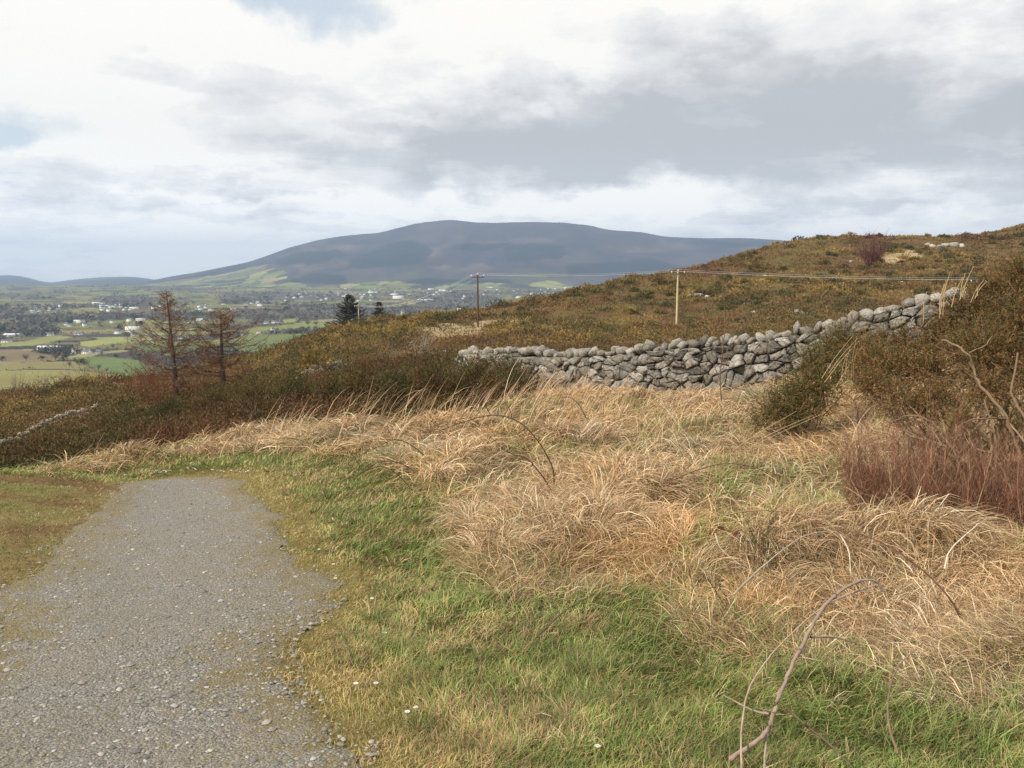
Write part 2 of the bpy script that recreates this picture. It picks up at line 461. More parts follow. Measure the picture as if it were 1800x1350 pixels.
M_GROUND = mat_attr('ground_soil', 0, .95, .05, nscale=9, namp=.35, bmp=.8, bscale=25, bdist=.04)
M_VALLEY = mat_attr('valley_fields', 0, .95, .05, nscale=.02, namp=.12)
M_HILL = mat_attr('hill_heather', 0, .95, .05, nscale=.012, namp=.14)
# ================================================================== SETTING
def mixc(a, b, w): return a * (1 - w[..., None]) + np.asarray(b)[None] * w[..., None] if np.ndim(b) == 1 else a * (1 - w[..., None]) + b * w[..., None]
SOIL = (.10, .075, .045)
PALE_PX = [[(795, 585), (830, 566), (880, 560), (925, 562), (935, 570), (900, 577), (860, 576), (820, 592)],
           [(745, 575), (790, 566), (830, 578), (800, 590), (770, 598), (740, 590)],
           [(1535, 458), (1560, 447), (1600, 440), (1630, 446), (1600, 455), (1560, 464)]]
def pale_mask(X, Y, Z):
    px, py = proj(X, Y, Z); m = np.zeros(X.shape, bool)
    n = (fbm(X * .5, Y * .12, 77, 3) - .5) * 14
    for P in PALE_PX: m |= in_poly(px + n, py + n * .4, P)
    return m & (Y > 60)
C = np.zeros(GX.shape + (3,)); C[:] = (.115, .074, .037)
nn = fbm(GX * .12, GY * .12, 41, 4)
C = mixc(C, (.105, .085, .032), smooth(.45, .62, nn))
C = mixc(C, (.10, .055, .028), smooth(.5, .35, nn) * .6)
C = mixc(C, (.36, .27, .16), pale_mask(GX, GY, GZ) * (.55 + .9 * (fbm(GX * .5, GY * .5, 44, 3) - .3)).clip(0, 1))
vg = smooth(30, 16, GY)                                   # verge grass ground
C = mixc(C, (.10, .095, .035), vg * (1 - gw))
C = mixc(C, (.17, .125, .06), gw * .9)
left_of = (GX < -1.6) & (GPD > 0)
fr = smooth(.75, .15, GPD) * (GPD > -.1)
C = mixc(C, (.20, .155, .055), fr * .8 * vg)
lv = ((GX < path_mid(GY)) & (GPD > -.2) & (GY < 13)).astype(float)
C = mixc(C, (.20, .145, .065), lv * .85)
ng = fbm(GX * 1.7, GY * 1.7, 43, 3)
C = mixc(C, (.13, .075, .038), lv * smooth(.5, .66, ng) * .7)
C = mixc(C, (.15, .155, .05), lv * smooth(.5, .3, ng) * .6)
pin = smooth(.02, -.12, GPD)
C = mixc(C, (.17, .16, .14), pin)
me = np_mesh('ground', np.stack([GX, GY, GZ], -1).reshape(-1, 3), grid_faces(*GX.shape), C.reshape(-1, 3), True)
link('ground', me, M_GROUND, kind='structure')

# gravel path: its own sheet a little above the ground
def make_path_mat():
    m, T, out = mat_base('path_gravel')
    pos = T.node('ShaderNodeNewGeometry').outputs['Position']
    big = T.noise(pos, .9, 4, .6); mid = T.noise(pos, 5, 5, .65)
    vor = T.node('ShaderNodeTexVoronoi'); T.put(vor.inputs['Vector'], T.vmath('ADD', pos, T.vmath('MULTIPLY', T.noise(pos, 30, 2, out=1), (.02, .02, .02)))); vor.inputs['Scale'].default_value = 75
    v2 = T.node('ShaderNodeTexVoronoi'); T.put(v2.inputs['Vector'], pos); v2.inputs['Scale'].default_value = 190
    base = T.mix(T.maprange(big, .35, .65, 0, 1, True), (.225, .195, .15, 1), (.205, .19, .16, 1))
    sep_ = T.node('ShaderNodeSeparateColor'); T.put(sep_.inputs[0], vor.outputs['Color'])
    s2 = T.node('ShaderNodeSeparateColor'); T.put(s2.inputs[0], v2.outputs['Color'])
    st = T.ramp(sep_.outputs[0], [(0, (.11, .11, .11)), (.35, (.19, .185, .17)), (.7, (.25, .23, .20)), (.95, (.31, .30, .27)), (1, (.42, .40, .36))])
    c = T.mix(T.maprange(T.noise(pos, 2.3, 4), .38, .62, .25, .75), base, st)
    f2 = T.maprange(s2.outputs[0], 0, 1, .72, 1.25)
    k = T.node('ShaderNodeCombineXYZ'); [T.put(k.inputs[i], f2) for i in range(3)]
    c = T.vmath('MULTIPLY', c, k.outputs[0])
    # moss and trodden earth in patches, more of it towards the verges (attribute)
    edge = T.node('ShaderNodeAttribute', attribute_name='col').outputs['Fac']
    mo = T.math('ADD', T.math('MULTIPLY', edge, .17), T.math('MULTIPLY', T.math('ADD', mid, T.noise(pos, 17, 4, .7)), .5))
    c = T.mix(T.maprange(mo, .57, .70, 0, .7, True), c, (.19, .145, .055, 1))
    h = T.math('ADD', T.math('MULTIPLY', vor.outputs['Distance'], -1.0), T.math('MULTIPLY', T.noise(pos, 60, 5, .7), .9))
    principled(T, out, c, .92, .12, bump(T, h, .9, .012))
    return m
xs = np.arange(-9, 1.0, .045); ys = np.arange(-4.9, 14.5, .045)
PX, PY = np.meshgrid(xs, ys); pd = path_dist(PX, PY)
PZ = H(PX, PY) + .012 + smooth(.02, -.10, pd) * .004 - smooth(-.06, .06, pd) * .02
q = pd < .05
keep = q[:-1, :-1] & q[1:, :-1] & q[:-1, 1:] & q[1:, 1:]
ed = smooth(-.75, -.02, pd)
me = np_mesh('path', np.stack([PX, PY, PZ], -1).reshape(-1, 3), grid_faces(*PX.shape, keep), np.stack([ed] * 3, -1).reshape(-1, 3), True)
link('path', me, make_path_mat(), kind='structure')

# ------------------------------------------------------------------ valley
def Hv(X, Y):
    u = fbm(X / 900, Y / 900, 51, 3) - .5; w = fbm(X / 260, Y / 260, 53, 3) - .5
    z = -106 + u * 16 * smooth(500, 1500, Y) + w * 7 * smooth(400, 900, Y) - 10 * smooth(700, 450, Y)
    z = z + smooth(3300, 6000, Y) * 10 * (.4 + fbm(X / 700, Y / 1400, 57, 3))
    # the ground climbs gently towards the foot of the mountain on the left
    z = z + smooth(3600, 5600, Y) * smooth(-200, -1500, X) * 4
    return z
def valley_hit(px, py):
    Ys = np.exp(np.linspace(math.log(430), math.log(6500), 900)); X, Y, Z = unproj(px, py, Ys)
    b = np.where(Z < Hv(X, Y))[0]; k = b[0] if len(b) else len(Ys) - 1
    return float(X[k]), float(Y[k]), float(Hv(X[k], Y[k]))
FIELD_COLS = np.array([(.21, .24, .065), (.26, .26, .09), (.155, .20, .055), (.19, .175, .075), (.30, .27, .12), (.12, .165, .05), (.16, .125, .07),
                       (.075, .068, .055), (.06, .058, .05), (.23, .22, .08)])
def fields(X, Y):
    """rectangular-ish fields: chessboard-distance cells on a warped, turned grid"""
    wx = X + (fbm(X / 400, Y / 400, 61, 2) - .5) * 240; wy = Y + (fbm(X / 400, Y / 400, 63, 2) - .5) * 240
    c, s = math.cos(.42), math.sin(.42); S = 92.0 + 0 * X
    gx = (wx * c + wy * s) / 150.0; gy = (-wx * s + wy * c) / 78.0
    ix, iy = np.floor(gx), np.floor(gy)
    d1 = np.full(X.shape, 1e9); d2 = d1.copy(); cid = np.zeros(X.shape)
    for di in (-1, 0, 1):
        for dj in (-1, 0, 1):
            i, j = ix + di, iy + dj
            qx = i + .5 + (_h(i, j, 3) - .5) * .75; qy = j + .5 + (_h(i, j, 5) - .5) * .75
            d = np.maximum(np.abs(gx - qx), np.abs(gy - qy)); r = _h(i, j, 9)
            n1_ = d < d1
            d2 = np.where(n1_, d1, np.minimum(d2, d)); cid = np.where(n1_, r, cid); d1 = np.where(n1_, d, d1)
    return cid, d2 - d1
NEAR_FIELDS = [([(-400, 800), (-300, 652), (0, 652), (100, 650), (150, 652), (210, 660), (260, 672), (230, 720), (100, 790)], (.235, .215, .075)),
               ([(-300, 637), (0, 638), (118, 637), (150, 640), (165, 652), (100, 648), (-300, 650)], (.22, .195, .08)),
               ([(125, 628), (180, 626), (250, 634), (262, 655), (200, 656), (170, 650), (150, 640)], (.135, .18, .065)),
               ([(-200, 612), (35, 615), (95, 625), (130, 632), (60, 637), (-200, 636)], (.20, .155, .09)),
               ([(-100, 602), (40, 600), (90, 588), (130, 592), (60, 608), (-100, 612)], (.24, .25, .09)),
               ([(140, 601), (215, 592), (222, 600), (160, 610), (145, 608)], (.27, .28, .10)),
               ([(400, 600), (430, 590), (560, 586), (590, 600), (540, 612), (470, 626), (420, 625)], (.14, .165, .06)),
               ([(430, 580), (450, 574), (570, 566), (600, 575), (560, 580), (500, 582), (440, 590)], (.20, .23, .07)),
               ([(495, 562), (520, 559), (522, 565), (500, 568)], (.23, .27, .07)),
               ([(700, 555), (790, 548), (830, 556), (700, 572)], (.16, .17, .06))]
WOOD_PX = [[(-50, 578), (0, 572), (60, 565), (110, 568), (100, 585), (70, 592), (0, 592), (-50, 590)],
           [(30, 566), (110, 556), (260, 552), (380, 553), (470, 546), (500, 556), (420, 560), (330, 566), (240, 562), (110, 570)],
           [(430, 560), (480, 546), (540, 552), (560, 560), (500, 566), (450, 568)],
           [(490, 540), (560, 535), (640, 540), (700, 545), (690, 560), (600, 562), (510, 556)],
           [(440, 575), (445, 556), (540, 557), (530, 562), (470, 566)],
           [(160, 525), (240, 520), (300, 526), (250, 532), (170, 531)],
           [(380, 522), (480, 512), (560, 516), (640, 515), (600, 526), (480, 528), (400, 531)],
           [(720, 520), (800, 512), (860, 520), (900, 532), (820, 545), (740, 545)],
           [(-50, 548), (0, 540), (40, 544), (50, 552), (0, 556)]]
def valley_color(X, Y, Z):
    cid, e = fields(X, Y)
    C = FIELD_COLS[np.clip((cid * len(FIELD_COLS)).astype(int), 0, len(FIELD_COLS) - 1)]
    C = C * np.array([.74, .72, .80]) * (1 + (fbm(X / 60, Y / 60, 65, 3) - .5) * .4)[..., None]
    C = np.where((e < .05)[..., None], np.array([.055, .055, .035]), C)
    px, py = proj(X, Y, Z)
    nz = fbm(X / 90, Y / 90, 67, 3) - .5
    wood = np.zeros(X.shape, bool)
    for P in WOOD_PX: wood |= in_poly(px + nz * 30, py + nz * 6, P)
    wood |= (fbm(X / 300, Y / 220, 69, 3) > .63) & (Y > 900)
    C = np.where(wood[..., None], np.array([.095, .088, .07]) * (1 + nz)[..., None], C)
    nf = np.zeros(X.shape, bool)
    for P, c in NEAR_FIELDS:
        k = in_poly(px + nz * 8, py + nz * 2, P); C = np.where(k[..., None], np.array(c) * .82 * (1 + nz * .3)[..., None], C); nf |= k
    wood &= ~nf
    return C, wood, np.where(nf, 9, e)
va = np.linspace(-1.15, .75, 1050); vy = 1 / np.linspace(1 / 330, 1 / 6600, 420)
VX, VY = np.meshgrid(va, vy); VX = VX * VY; VZ = Hv(VX, VY)
VC, _, _ = valley_color(VX, VY, VZ)
me = np_mesh('valley', np.stack([VX, VY, VZ], -1).reshape(-1, 3), grid_faces(*VX.shape)[:, ::-1], VC.reshape(-1, 3), True)
link('valley', me, M_VALLEY, kind='structure')

# ------------------------------------------------------------------ mountain and far hills
CREST = [(-700, 520), (60, 517), (100, 512), (180, 506), (230, 499), (275, 491), (310, 484), (345, 479), (400, 468), (440, 460), (480, 446), (520, 432), (580, 418), (640, 411), (670, 409), (700, 401), (740, 391),
         (780, 387), (810, 387), (830, 391), (880, 391), (950, 390), (1000, 392), (1040, 397), (1065, 404), (1120, 407), (1170, 416), (1240, 419), (1300, 418), (1370, 422), (1450, 430), (1600, 450), (2400, 480)]
FARCREST = [(-700, 503), (-200, 496), (-60, 488), (0, 484), (20, 483), (50, 488), (80, 497), (95, 496), (130, 491), (180, 487), (230, 486), (265, 490), (300, 498), (500, 512), (900, 520)]
def hillmesh(name, crest, Y0, Yc, Y1, a0, a1, nc, nr, z0, colour, rough):
    a = np.linspace(a0, a1, nc); t = np.linspace(0, 1.5, nr)
    A_, T_ = np.meshgrid(a, t)
    Yv = Y0 + (Yc - Y0) * T_; Yv = np.where(T_ > 1, Yc + (T_ - 1) * 2 * (Y1 - Yc), Yv)
    pxc = 900 + A_ * FPX * 1.009
    pyc = np.interp(pxc, [c[0] for c in crest], [c[1] for c in crest])
    sm = sum(np.interp(pxc + d, [c[0] for c in crest], [c[1] for c in crest]) for d in (-12, -6, 0, 6, 12)) / 5
    v = (675 - sm) / FPX; zc = EYE + Yc * (v * CP - SP) / (CP + v * SP)
    w = np.clip(T_, 0, 1); sh = .35 * w + .65 * smooth(0, 1.08, w) / smooth(0, 1.08, np.array(1.0))
    z = z0 + (zc - z0) * sh
    z = np.where(T_ > 1, zc - np.maximum(T_ - 1, 0) ** 1.2 * 300, z)
    X = A_ * Yv
    z = z + rough * (zc - z0) * ((fbm(X / 900, Yv / 2600, 81, 5) - .5) * np.sin(np.clip(w, 0, 1) * math.pi) * .9 + (fbm(X / 160, Yv / 500, 85, 4) - .5) * .10 * np.clip(w, 0, 1))
    Cc = colour(X, Yv, z, T_)
    me = np_mesh(name, np.stack([X, Yv, z], -1).reshape(-1, 3), grid_faces(*X.shape), Cc.reshape(-1, 3), True)
    return link(name, me, M_HILL, kind='structure')
FOREST_PX = [[(608, 472), (615, 455), (650, 448), (690, 430), (735, 425), (760, 440), (735, 458), (690, 470), (640, 474)],
             [(888, 458), (890, 438), (900, 430), (985, 430), (1002, 450), (985, 456), (920, 460)], [(790, 436), (830, 427), (900, 427), (900, 436), (840, 442)],
             [(470, 462), (520, 446), (600, 440), (608, 450), (560, 458), (500, 470)], [(500, 490), (560, 480), (620, 488), (610, 500), (520, 502)],
             [(330, 484), (400, 470), (440, 462), (420, 474), (350, 488)], [(1230, 423), (1380, 424), (1300, 440), (1240, 432)], [(640, 500), (760, 490), (900, 492), (880, 508), (660, 512)],
             [(1000, 470), (1150, 455), (1200, 470), (1100, 485), (1000, 488)]]
TAN_PX = [[(485, 452), (560, 440), (625, 432), (645, 430), (630, 442), (560, 449), (500, 458)], [(520, 464), (600, 456), (615, 465), (560, 474), (525, 474)],
          [(730, 440), (770, 430), (800, 434), (780, 446), (745, 452)], [(800, 420), (960, 420), (990, 428), (860, 426)], [(750, 470), (850, 464), (880, 475), (800, 482)], [(1060, 430), (1200, 425), (1230, 440), (1100, 446)]]
def mcol(X, Y, Z, T_):
    px, py = proj(X, Y, Z); n = fbm(X / 260, Y / 600, 91, 4) - .5; n2_ = fbm(X / 90, Y / 220, 93, 3) - .5
    C = np.zeros(X.shape + (3,)); C[:] = (.040, .038, .054)
    C = mixc(C, (.075, .062, .062), smooth(-.02, .2, n) * .8)
    C = mixc(C, (.055, .045, .042), smooth(0, -.2, n) * .8)
    C = mixc(C, (.10, .11, .05), smooth(.34, .12, T_ + n * .5) * .55)
    f = np.zeros(X.shape)
    for P in TAN_PX:
        k = smooth(4, -5, sdf(px + n * 40 + n2_ * 20, py + n * 16 + n2_ * 8, P)) * (.5 + n2_ * 1.5).clip(0, 1); C = mixc(C, (.15, .11, .08), k * .8)
    for P in FOREST_PX: f = np.maximum(f, smooth(2, -2, sdf(px + n * 34 + n2_ * 14, py + n * 12 + n2_ * 7, P)))
    C = mixc(C, (.018, .026, .030), f * .92)
    # small walled fields climbing the foot of the slope
    cid, e = fields(X * .9, Y * .35)
    zone = smooth(.20, .08, T_ + n * .25) + smooth(560, 450, px) * smooth(.80, .45, T_ + n * .3)
    fc = FIELD_COLS[np.clip((cid * 10).astype(int), 0, 9)] * .85
    C = np.where((zone > .5)[..., None], np.where((e < .07)[..., None], np.array([.06, .06, .04]), fc), C)
    return C * (1 + n2_ * .35)[..., None]
hillmesh('mountain', CREST, 5300, 8200, 10500, -1.2, 1.2, 900, 230, -106, mcol, .20)
def fcol(X, Y, Z, T_):
    n = fbm(X / 500, Y / 900, 95, 4) - .5
    C = np.zeros(X.shape + (3,)); C[:] = (.05, .05, .045)
    C = mixc(C, (.14, .13, .07), smooth(0, .2, n)); C = mixc(C, (.04, .045, .04), smooth(-.02, -.15, n))
    return C
hillmesh('far_hills', FARCREST, 7000, 12500, 15000, -1.4, .3, 420, 120, -112, fcol, .14)
# land out to the horizon behind everything
me = np_mesh('far_plain', np.array([(-22000, -60, -220), (22000, -60, -220), (22000, 16100, -190), (-22000, 16100, -190)]), np.array([(0, 1, 2, 3)]), np.array([(.12, .13, .06)] * 4))
link('far_plain', me, M_VALLEY, kind='structure')

# ------------------------------------------------------------------ haze
def make_haze():
    m, T, out = mat_base('haze_air')
    v = T.node('ShaderNodeVolumePrincipled'); v.inputs['Color'].default_value = (.53, .72, 1.0, 1)
    v.inputs['Density'].default_value = 8.6e-5; v.inputs['Anisotropy'].default_value = .25
    T.l.new(v.outputs[0], out.inputs['Volume'])
    bm = bmesh.new(); bmesh.ops.create_cube(bm, size=1)
    for p in bm.verts:
        p.co = Vector((p.co.x * 46000, 7900 + p.co.y * 16600, 175 + p.co.z * 850))
    me = bpy.data.meshes.new('haze'); bm.to_mesh(me); bm.free()
    link('haze', me, m, kind='stuff', label='pale blue haze filling the air over the valley and mountain', cat='haze')
make_haze()
# ================================================================== DRY STONE WALLS
def wall_line(pts):
    """pts: (px, py of the base, Y) -> world polyline"""
    out = []
    for px, py, Y in pts:
        X, _, _ = unproj(px, py, Y); out.append((float(X), float(Y)))
    return out
MAIN_WALL = spline(wall_line([(812, 652, 31), (900, 672, 27.5), (1000, 690, 24.4), (1100, 696, 22.8), (1200, 698, 21.6), (1300, 692, 20.6), (1400, 680, 19.6), (1500, 654, 18.7), (1600, 630, 17.9), (1720, 610, 17.3), (1900, 600, 16.8)]), 8)
def wall_front(X, Y):
    """keeps plants off the wall itself and off the bank in front of it"""
    xs_, ys_ = MAIN_WALL[:, 0], MAIN_WALL[:, 1]
    yw = np.interp(X, xs_, ys_); inside = (X > xs_[0] - .5)
    return ~inside | (Y > yw + .9) | ((Y < yw - .7) & (X < 2.0))
def clip_poly(P, n, d):
    out = []
    for i in range(len(P)):
        a, b = P[i], P[(i + 1) % len(P)]; da, db = a @ n - d, b @ n - d
        if da <= 0: out.append(a)
        if (da < 0) != (db < 0) and abs(da - db) > 1e-12: out.append(a + (b - a) * (da / (da - db)))
    return out
def stone_cells(L, Hh, sw, sh, seed):
    """irregular packed stones on a wall face: clipped cells in (s, h)"""
    r = np.random.default_rng(seed); S = []; j = 0; h = 0
    while h < Hh:
        rowh = sh * r.uniform(.75, 1.35); s = -r.random() * sw
        while s < L + sw:
            w = sw * np.exp(r.normal(-.05, .62)); S.append((s + w / 2 + r.normal(0, .06), h + rowh / 2 + r.normal(0, .30) * rowh)); s += w
        h += rowh
    S = np.array(S); S = S[r.random(len(S)) > .20]; K = np.array([1.0, 1.35]); out = []
    for i, p in enumerate(S):
        d = (S - p) * K; rr = np.hypot(d[:, 0], d[:, 1]); nb = np.argsort(rr)[1:15]
        P = [np.array(v, float) for v in ((p[0] - 1, p[1] - 1), (p[0] + 1, p[1] - 1), (p[0] + 1, p[1] + 1), (p[0] - 1, p[1] + 1))]
        for k in nb:
            q = S[k]; n = (q - p) * K * K; m = (p + q) / 2
            P = clip_poly(P, n, m @ n)
            if len(P) < 3: break
        P = clip_poly(P, np.array([0, 1.]), Hh); P = clip_poly(P, np.array([0, -1.]), 0) if len(P) > 2 else P
        P = clip_poly(P, np.array([-1., 0]), 0) if len(P) > 2 else P
        P = clip_poly(P, np.array([1., 0]), L) if len(P) > 2 else P
        if len(P) >= 3: out.append(np.array(P))
    return out
def rock_mesh(seed, sub=3, squash=(1, 1, 1), cuts=9):
    r = np.random.default_rng(seed)
    bm = bmesh.new(); bmesh.ops.create_icosphere(bm, subdivisions=sub, radius=1)
    V = np.array([v.co[:] for v in bm.verts]); V = V / (np.abs(V) ** 7).sum(1)[:, None] ** (1 / 7) * .92; V = V * (1 + .22 * V[:, [1, 2, 0]] * r.uniform(-1, 1, 3)); F = np.array([[v.index for v in f.verts] for f in bm.faces]); bm.free()
    for _ in range(cuts):
        n = r.normal(0, 1, 3); n /= np.linalg.norm(n); d = r.uniform(.55, 1.0); e = V @ n - d; V = V - np.maximum(e, 0)[:, None] * n
    V = V * (1 + (r.random(len(V)) - .5)[:, None] * .04) * np.array(squash)
    return V, F
STONE = [(.36, .33, .28), (.40, .37, .32), (.29, .265, .225), (.46, .43, .38), (.34, .295, .24), (.23, .215, .19)]
def mat_stone():
    m, T, out = mat_base('wall_stone')
    c = T.node('ShaderNodeAttribute', attribute_name='col').outputs['Color']
    pos = T.node('ShaderNodeNewGeometry').outputs['Position']
    a = T.noise(pos, 6, 6, .7); b = T.noise(pos, 24, 5, .7); l = T.noise(pos, 9.5, 4, .6, dist=.6)
    c = T.mix(T.maprange(a, .35, .65, 0, .6), c, T.mix(1.0, c, (.62, .58, .52, 1), 'MULTIPLY'))
    c = T.mix(T.maprange(l, .60, .66, 0, .85, True), c, (.44, .44, .41, 1))           # pale lichen
    c = T.mix(T.maprange(T.noise(pos, 7, 4, .6), .62, .70, 0, .5, True), c, (.20, .17, .07, 1))   # moss
    c = T.mix(T.maprange(b, .60, .72, 0, .6), c, (.10, .09, .08, 1))
    vo = T.node('ShaderNodeTexVoronoi', feature='DISTANCE_TO_EDGE'); T.put(vo.inputs['Vector'], T.vmath('ADD', pos, T.vmath('MULTIPLY', T.noise(pos, 5, 3, out=1), (.2, .2, .2)))); vo.inputs['Scale'].default_value = 5.5
    cr = T.maprange(vo.outputs['Distance'], 0, .035, 0, 1, True); c = T.mix(T.math('MULTIPLY', T.math('SUBTRACT', 1, cr), .45), c, (.05, .045, .04, 1))
    principled(T, out, c, .92, .15, bump(T, T.math('ADD', T.math('ADD', a, T.math('MULTIPLY', cr, .35)), T.math('MULTIPLY', b, .9)), 1.0, .045))
    return m
M_STONE = mat_stone()
def dry_wall(name, line, height, thick, label, sw=.42, sh=.25, seed=3, cope=True, cope_h=.36, cope_label=None, lean=.06, every=.33):
    line = np.asarray(line); seg = np.hypot(*np.diff(line, axis=0).T); S = np.concatenate([[0], np.cumsum(seg)]); L = S[-1]
    hgt = (lambda s: np.interp(s, np.linspace(0, L, len(height)), height))
    def at(s):
        x, y = np.interp(s, S, line[:, 0]), np.interp(s, S, line[:, 1])
        x2, y2 = np.interp(s + .3, S, line[:, 0]), np.interp(s + .3, S, line[:, 1]); x1, y1 = np.interp(s - .3, S, line[:, 0]), np.interp(s - .3, S, line[:, 1])
        tx, ty = x2 - x1, y2 - y1; ln = math.hypot(tx, ty) + 1e-9; return x, y, tx / ln, ty / ln
    zb_s = np.linspace(0, L, 160); zb = np.array([float(H(*at(s)[:2])) for s in zb_s])
    ker = np.ones(9) / 9; zb = np.convolve(np.pad(zb, 4, 'edge'), ker, 'valid') - .22
    base = lambda s: np.interp(s, zb_s, zb)
    G = Geo(); r = np.random.default_rng(seed)
    for side in (-1, 1):
        for P in stone_cells(L, 1.0 * max(height) + .22, sw, sh, seed + side):
            c = P.mean(0); hh = hgt(c[0]) + .22
            if c[1] > hh * 1.02: continue
            if c[1] < hh: P = P.copy()
            P[:, 1] = np.minimum(P[:, 1], hh + .03)
            size = np.ptp(P, axis=0)
            if size.min() < .04: continue
            # soften the corners
            Q = P
            w_ = r.uniform(.02, .07); Q = np.concatenate([[q * (1 - w_) + q2 * w_, (q + q2) / 2, q * w_ + q2 * (1 - w_)] for q, q2 in zip(Q, np.roll(Q, -1, 0))])
            Q = c + (Q - c) * (1 - .028 / max(size.min(), .08)) * r.uniform(.95, 1.02)
            Q = Q + r.normal(0, .008, Q.shape)
            n = len(Q); b = min(.10, size.min() * .24) * r.uniform(.5, 1.5); tlt = r.normal(0, .28, 2); out0 = r.normal(0, .035)
            rings = [(1.0, -.16), (1.0, 0.0), (.965, b * .92), (.55, b * 1.04)]
            V = []
            for sc, dep in rings:
                R_ = c + (Q - c) * sc
                for s_, h_ in R_:
                    x, y, tx, ty = at(min(max(s_, .01), L - .01)); d = dep + out0 + ((s_ - c[0]) * tlt[0] + (h_ - c[1]) * tlt[1]) + (r.normal(0, .013) if dep > 0 else 0)
                    off = thick / 2 * (1 - lean * h_) + d
                    nx, ny = (ty, -tx) if side < 0 else (-ty, tx)
                    V.append((x + nx * off, y + ny * off, base(s_) + h_))
            m = np.mean(V[-n:], axis=0); V.append(m); F = []
            for k in range(len(rings) - 1):
                for i in range(n):
                    a, a2 = k * n + i, k * n + (i + 1) % n; F.append((a, a2, a2 + n, a + n) if side < 0 else (a2, a, a + n, a2 + n))
            o = (len(rings) - 1) * n
            for i in range(n):
                F.append((o + i, o + (i + 1) % n, len(V) - 1, len(V) - 1) if side < 0 else (o + (i + 1) % n, o + i, len(V) - 1, len(V) - 1))
            col = np.array(STONE[r.integers(len(STONE))]) * r.uniform(.85, 1.18); G.add(V, F, col)
    # packed fill inside
    m_ = 60; ss = np.linspace(0.02, L - .02, m_); V = []
    for s in ss:
        x, y, tx, ty = at(s); h = hgt(s) + .12
        for o_, z_ in ((-1, 0), (-1, 1), (1, 1), (1, 0)):
            w = (thick / 2 - .10) * (1 - lean * z_ * h); V.append((x - ty * w * o_, y + tx * w * o_, base(s) + z_ * h))
    F = []
    for k in range(m_ - 1):
        for i in range(4): a, b_ = k * 4 + i, k * 4 + (i + 1) % 4; F.append((a, b_, b_ + 4, a + 4))
    F.append((0, 1, 2, 3)); F.append((4 * m_ - 1, 4 * m_ - 2, 4 * m_ - 3, 4 * m_ - 4)); G.add(V, F, (.06, .055, .045))
    x0, y0, _, _ = at(0)
    root = bpy.data.objects.new(name, None); COL.objects.link(root); root['label'] = label; root['category'] = 'stone wall'
    body = link('stonework', G.build('stonework'), M_STONE, root)
    if cope:
        s = .1; k = 0
        while s < L - .1:
            w = every * r.uniform(.6, 1.6); hh = cope_h * r.uniform(.5, 1.3)
            V, F = rock_mesh(seed * 100 + k, 1 + (k % 3 == 0), (w * .50, thick * .46, hh * .58), 16)
            x, y, tx, ty = at(s + w / 2); ang = math.atan2(ty, tx) + r.normal(0, .15); ti = r.normal(.18, .3)
            c1, s1 = math.cos(ti), math.sin(ti); V = np.stack([V[:, 0] * c1 + V[:, 2] * s1, V[:, 1], -V[:, 0] * s1 + V[:, 2] * c1], -1)
            c2, s2 = math.cos(ang), math.sin(ang); V = np.stack([V[:, 0] * c2 - V[:, 1] * s2, V[:, 0] * s2 + V[:, 1] * c2, V[:, 2]], -1)
            me = np_mesh('coping_stone', V, F, np.tile(np.array(STONE[r.integers(len(STONE))]) * r.uniform(.95, 1.2), (len(V), 1)))
            o = link('coping_stone', me, M_STONE, root, loc=(x, y, base(s + w / 2) + hgt(s + w / 2) + .22 + hh * .34)); s += w * .80; k += 1
    return root
# ================================================================== VEGETATION THAT NOBODY COULD COUNT
def polar_samples(n, Y0, Y1, a0=-1.0, a1=1.0, power=1.0):
    """points with more of them near the viewer's end of the slope"""
    q = rng.random(n) ** power; Y = np.exp(math.log(Y0) + (math.log(Y1) - math.log(Y0)) * q)
    X = (a0 + (a1 - a0) * rng.random(n)) * Y
    return X, Y
def on_screen(X, Y, m=160):
    px, py = proj(X, Y, H(X, Y)); return (px > -m - 250) & (px < 1850 + m * 4) & (py < 1350 + m)

STRAW = [(.60, .42, .235), (.52, .35, .18), (.70, .54, .33), (.36, .23, .115), (.58, .38, .20), (.74, .61, .42), (.44, .31, .17), (.28, .18, .10)]
GREENS = [(.16, .22, .05), (.21, .28, .065), (.11, .16, .04), (.26, .31, .085), (.17, .22, .065)]
YELLOWS = [(.34, .27, .10), (.28, .24, .08), (.40, .30, .14), (.24, .22, .06)]

# ---- long dead grass lying in tangled, combed tussocks
DIP = ground_poly([(1190, 1010), (1240, 930), (1290, 880), (1400, 860), (1480, 880), (1440, 930), (1380, 980), (1300, 1010), (1230, 1050)])
DIP2 = ground_poly([(1130, 790), (1200, 760), (1310, 740), (1330, 770), (1250, 800), (1160, 840), (1120, 830)])
MAT1 = ground_poly([(1215, 1050), (1350, 1000), (1560, 960), (1900, 940), (1950, 1260), (1650, 1250), (1480, 1190), (1230, 1130)])
MAT2 = ground_poly([(830, 890), (1000, 840), (1230, 880), (1150, 1000), (950, 1080), (860, 1050)])
def dip(X, Y):
    return -.22 * smooth(.5, -.2, sdf(X, Y, MAT1)) - .12 * smooth(.3, -.3, sdf(X, Y, MAT2)) + .16 * smooth(.25, -.25, sdf(X, Y, DIP)) + .14 * smooth(.3, -.3, sdf(X, Y, DIP2)) - .02
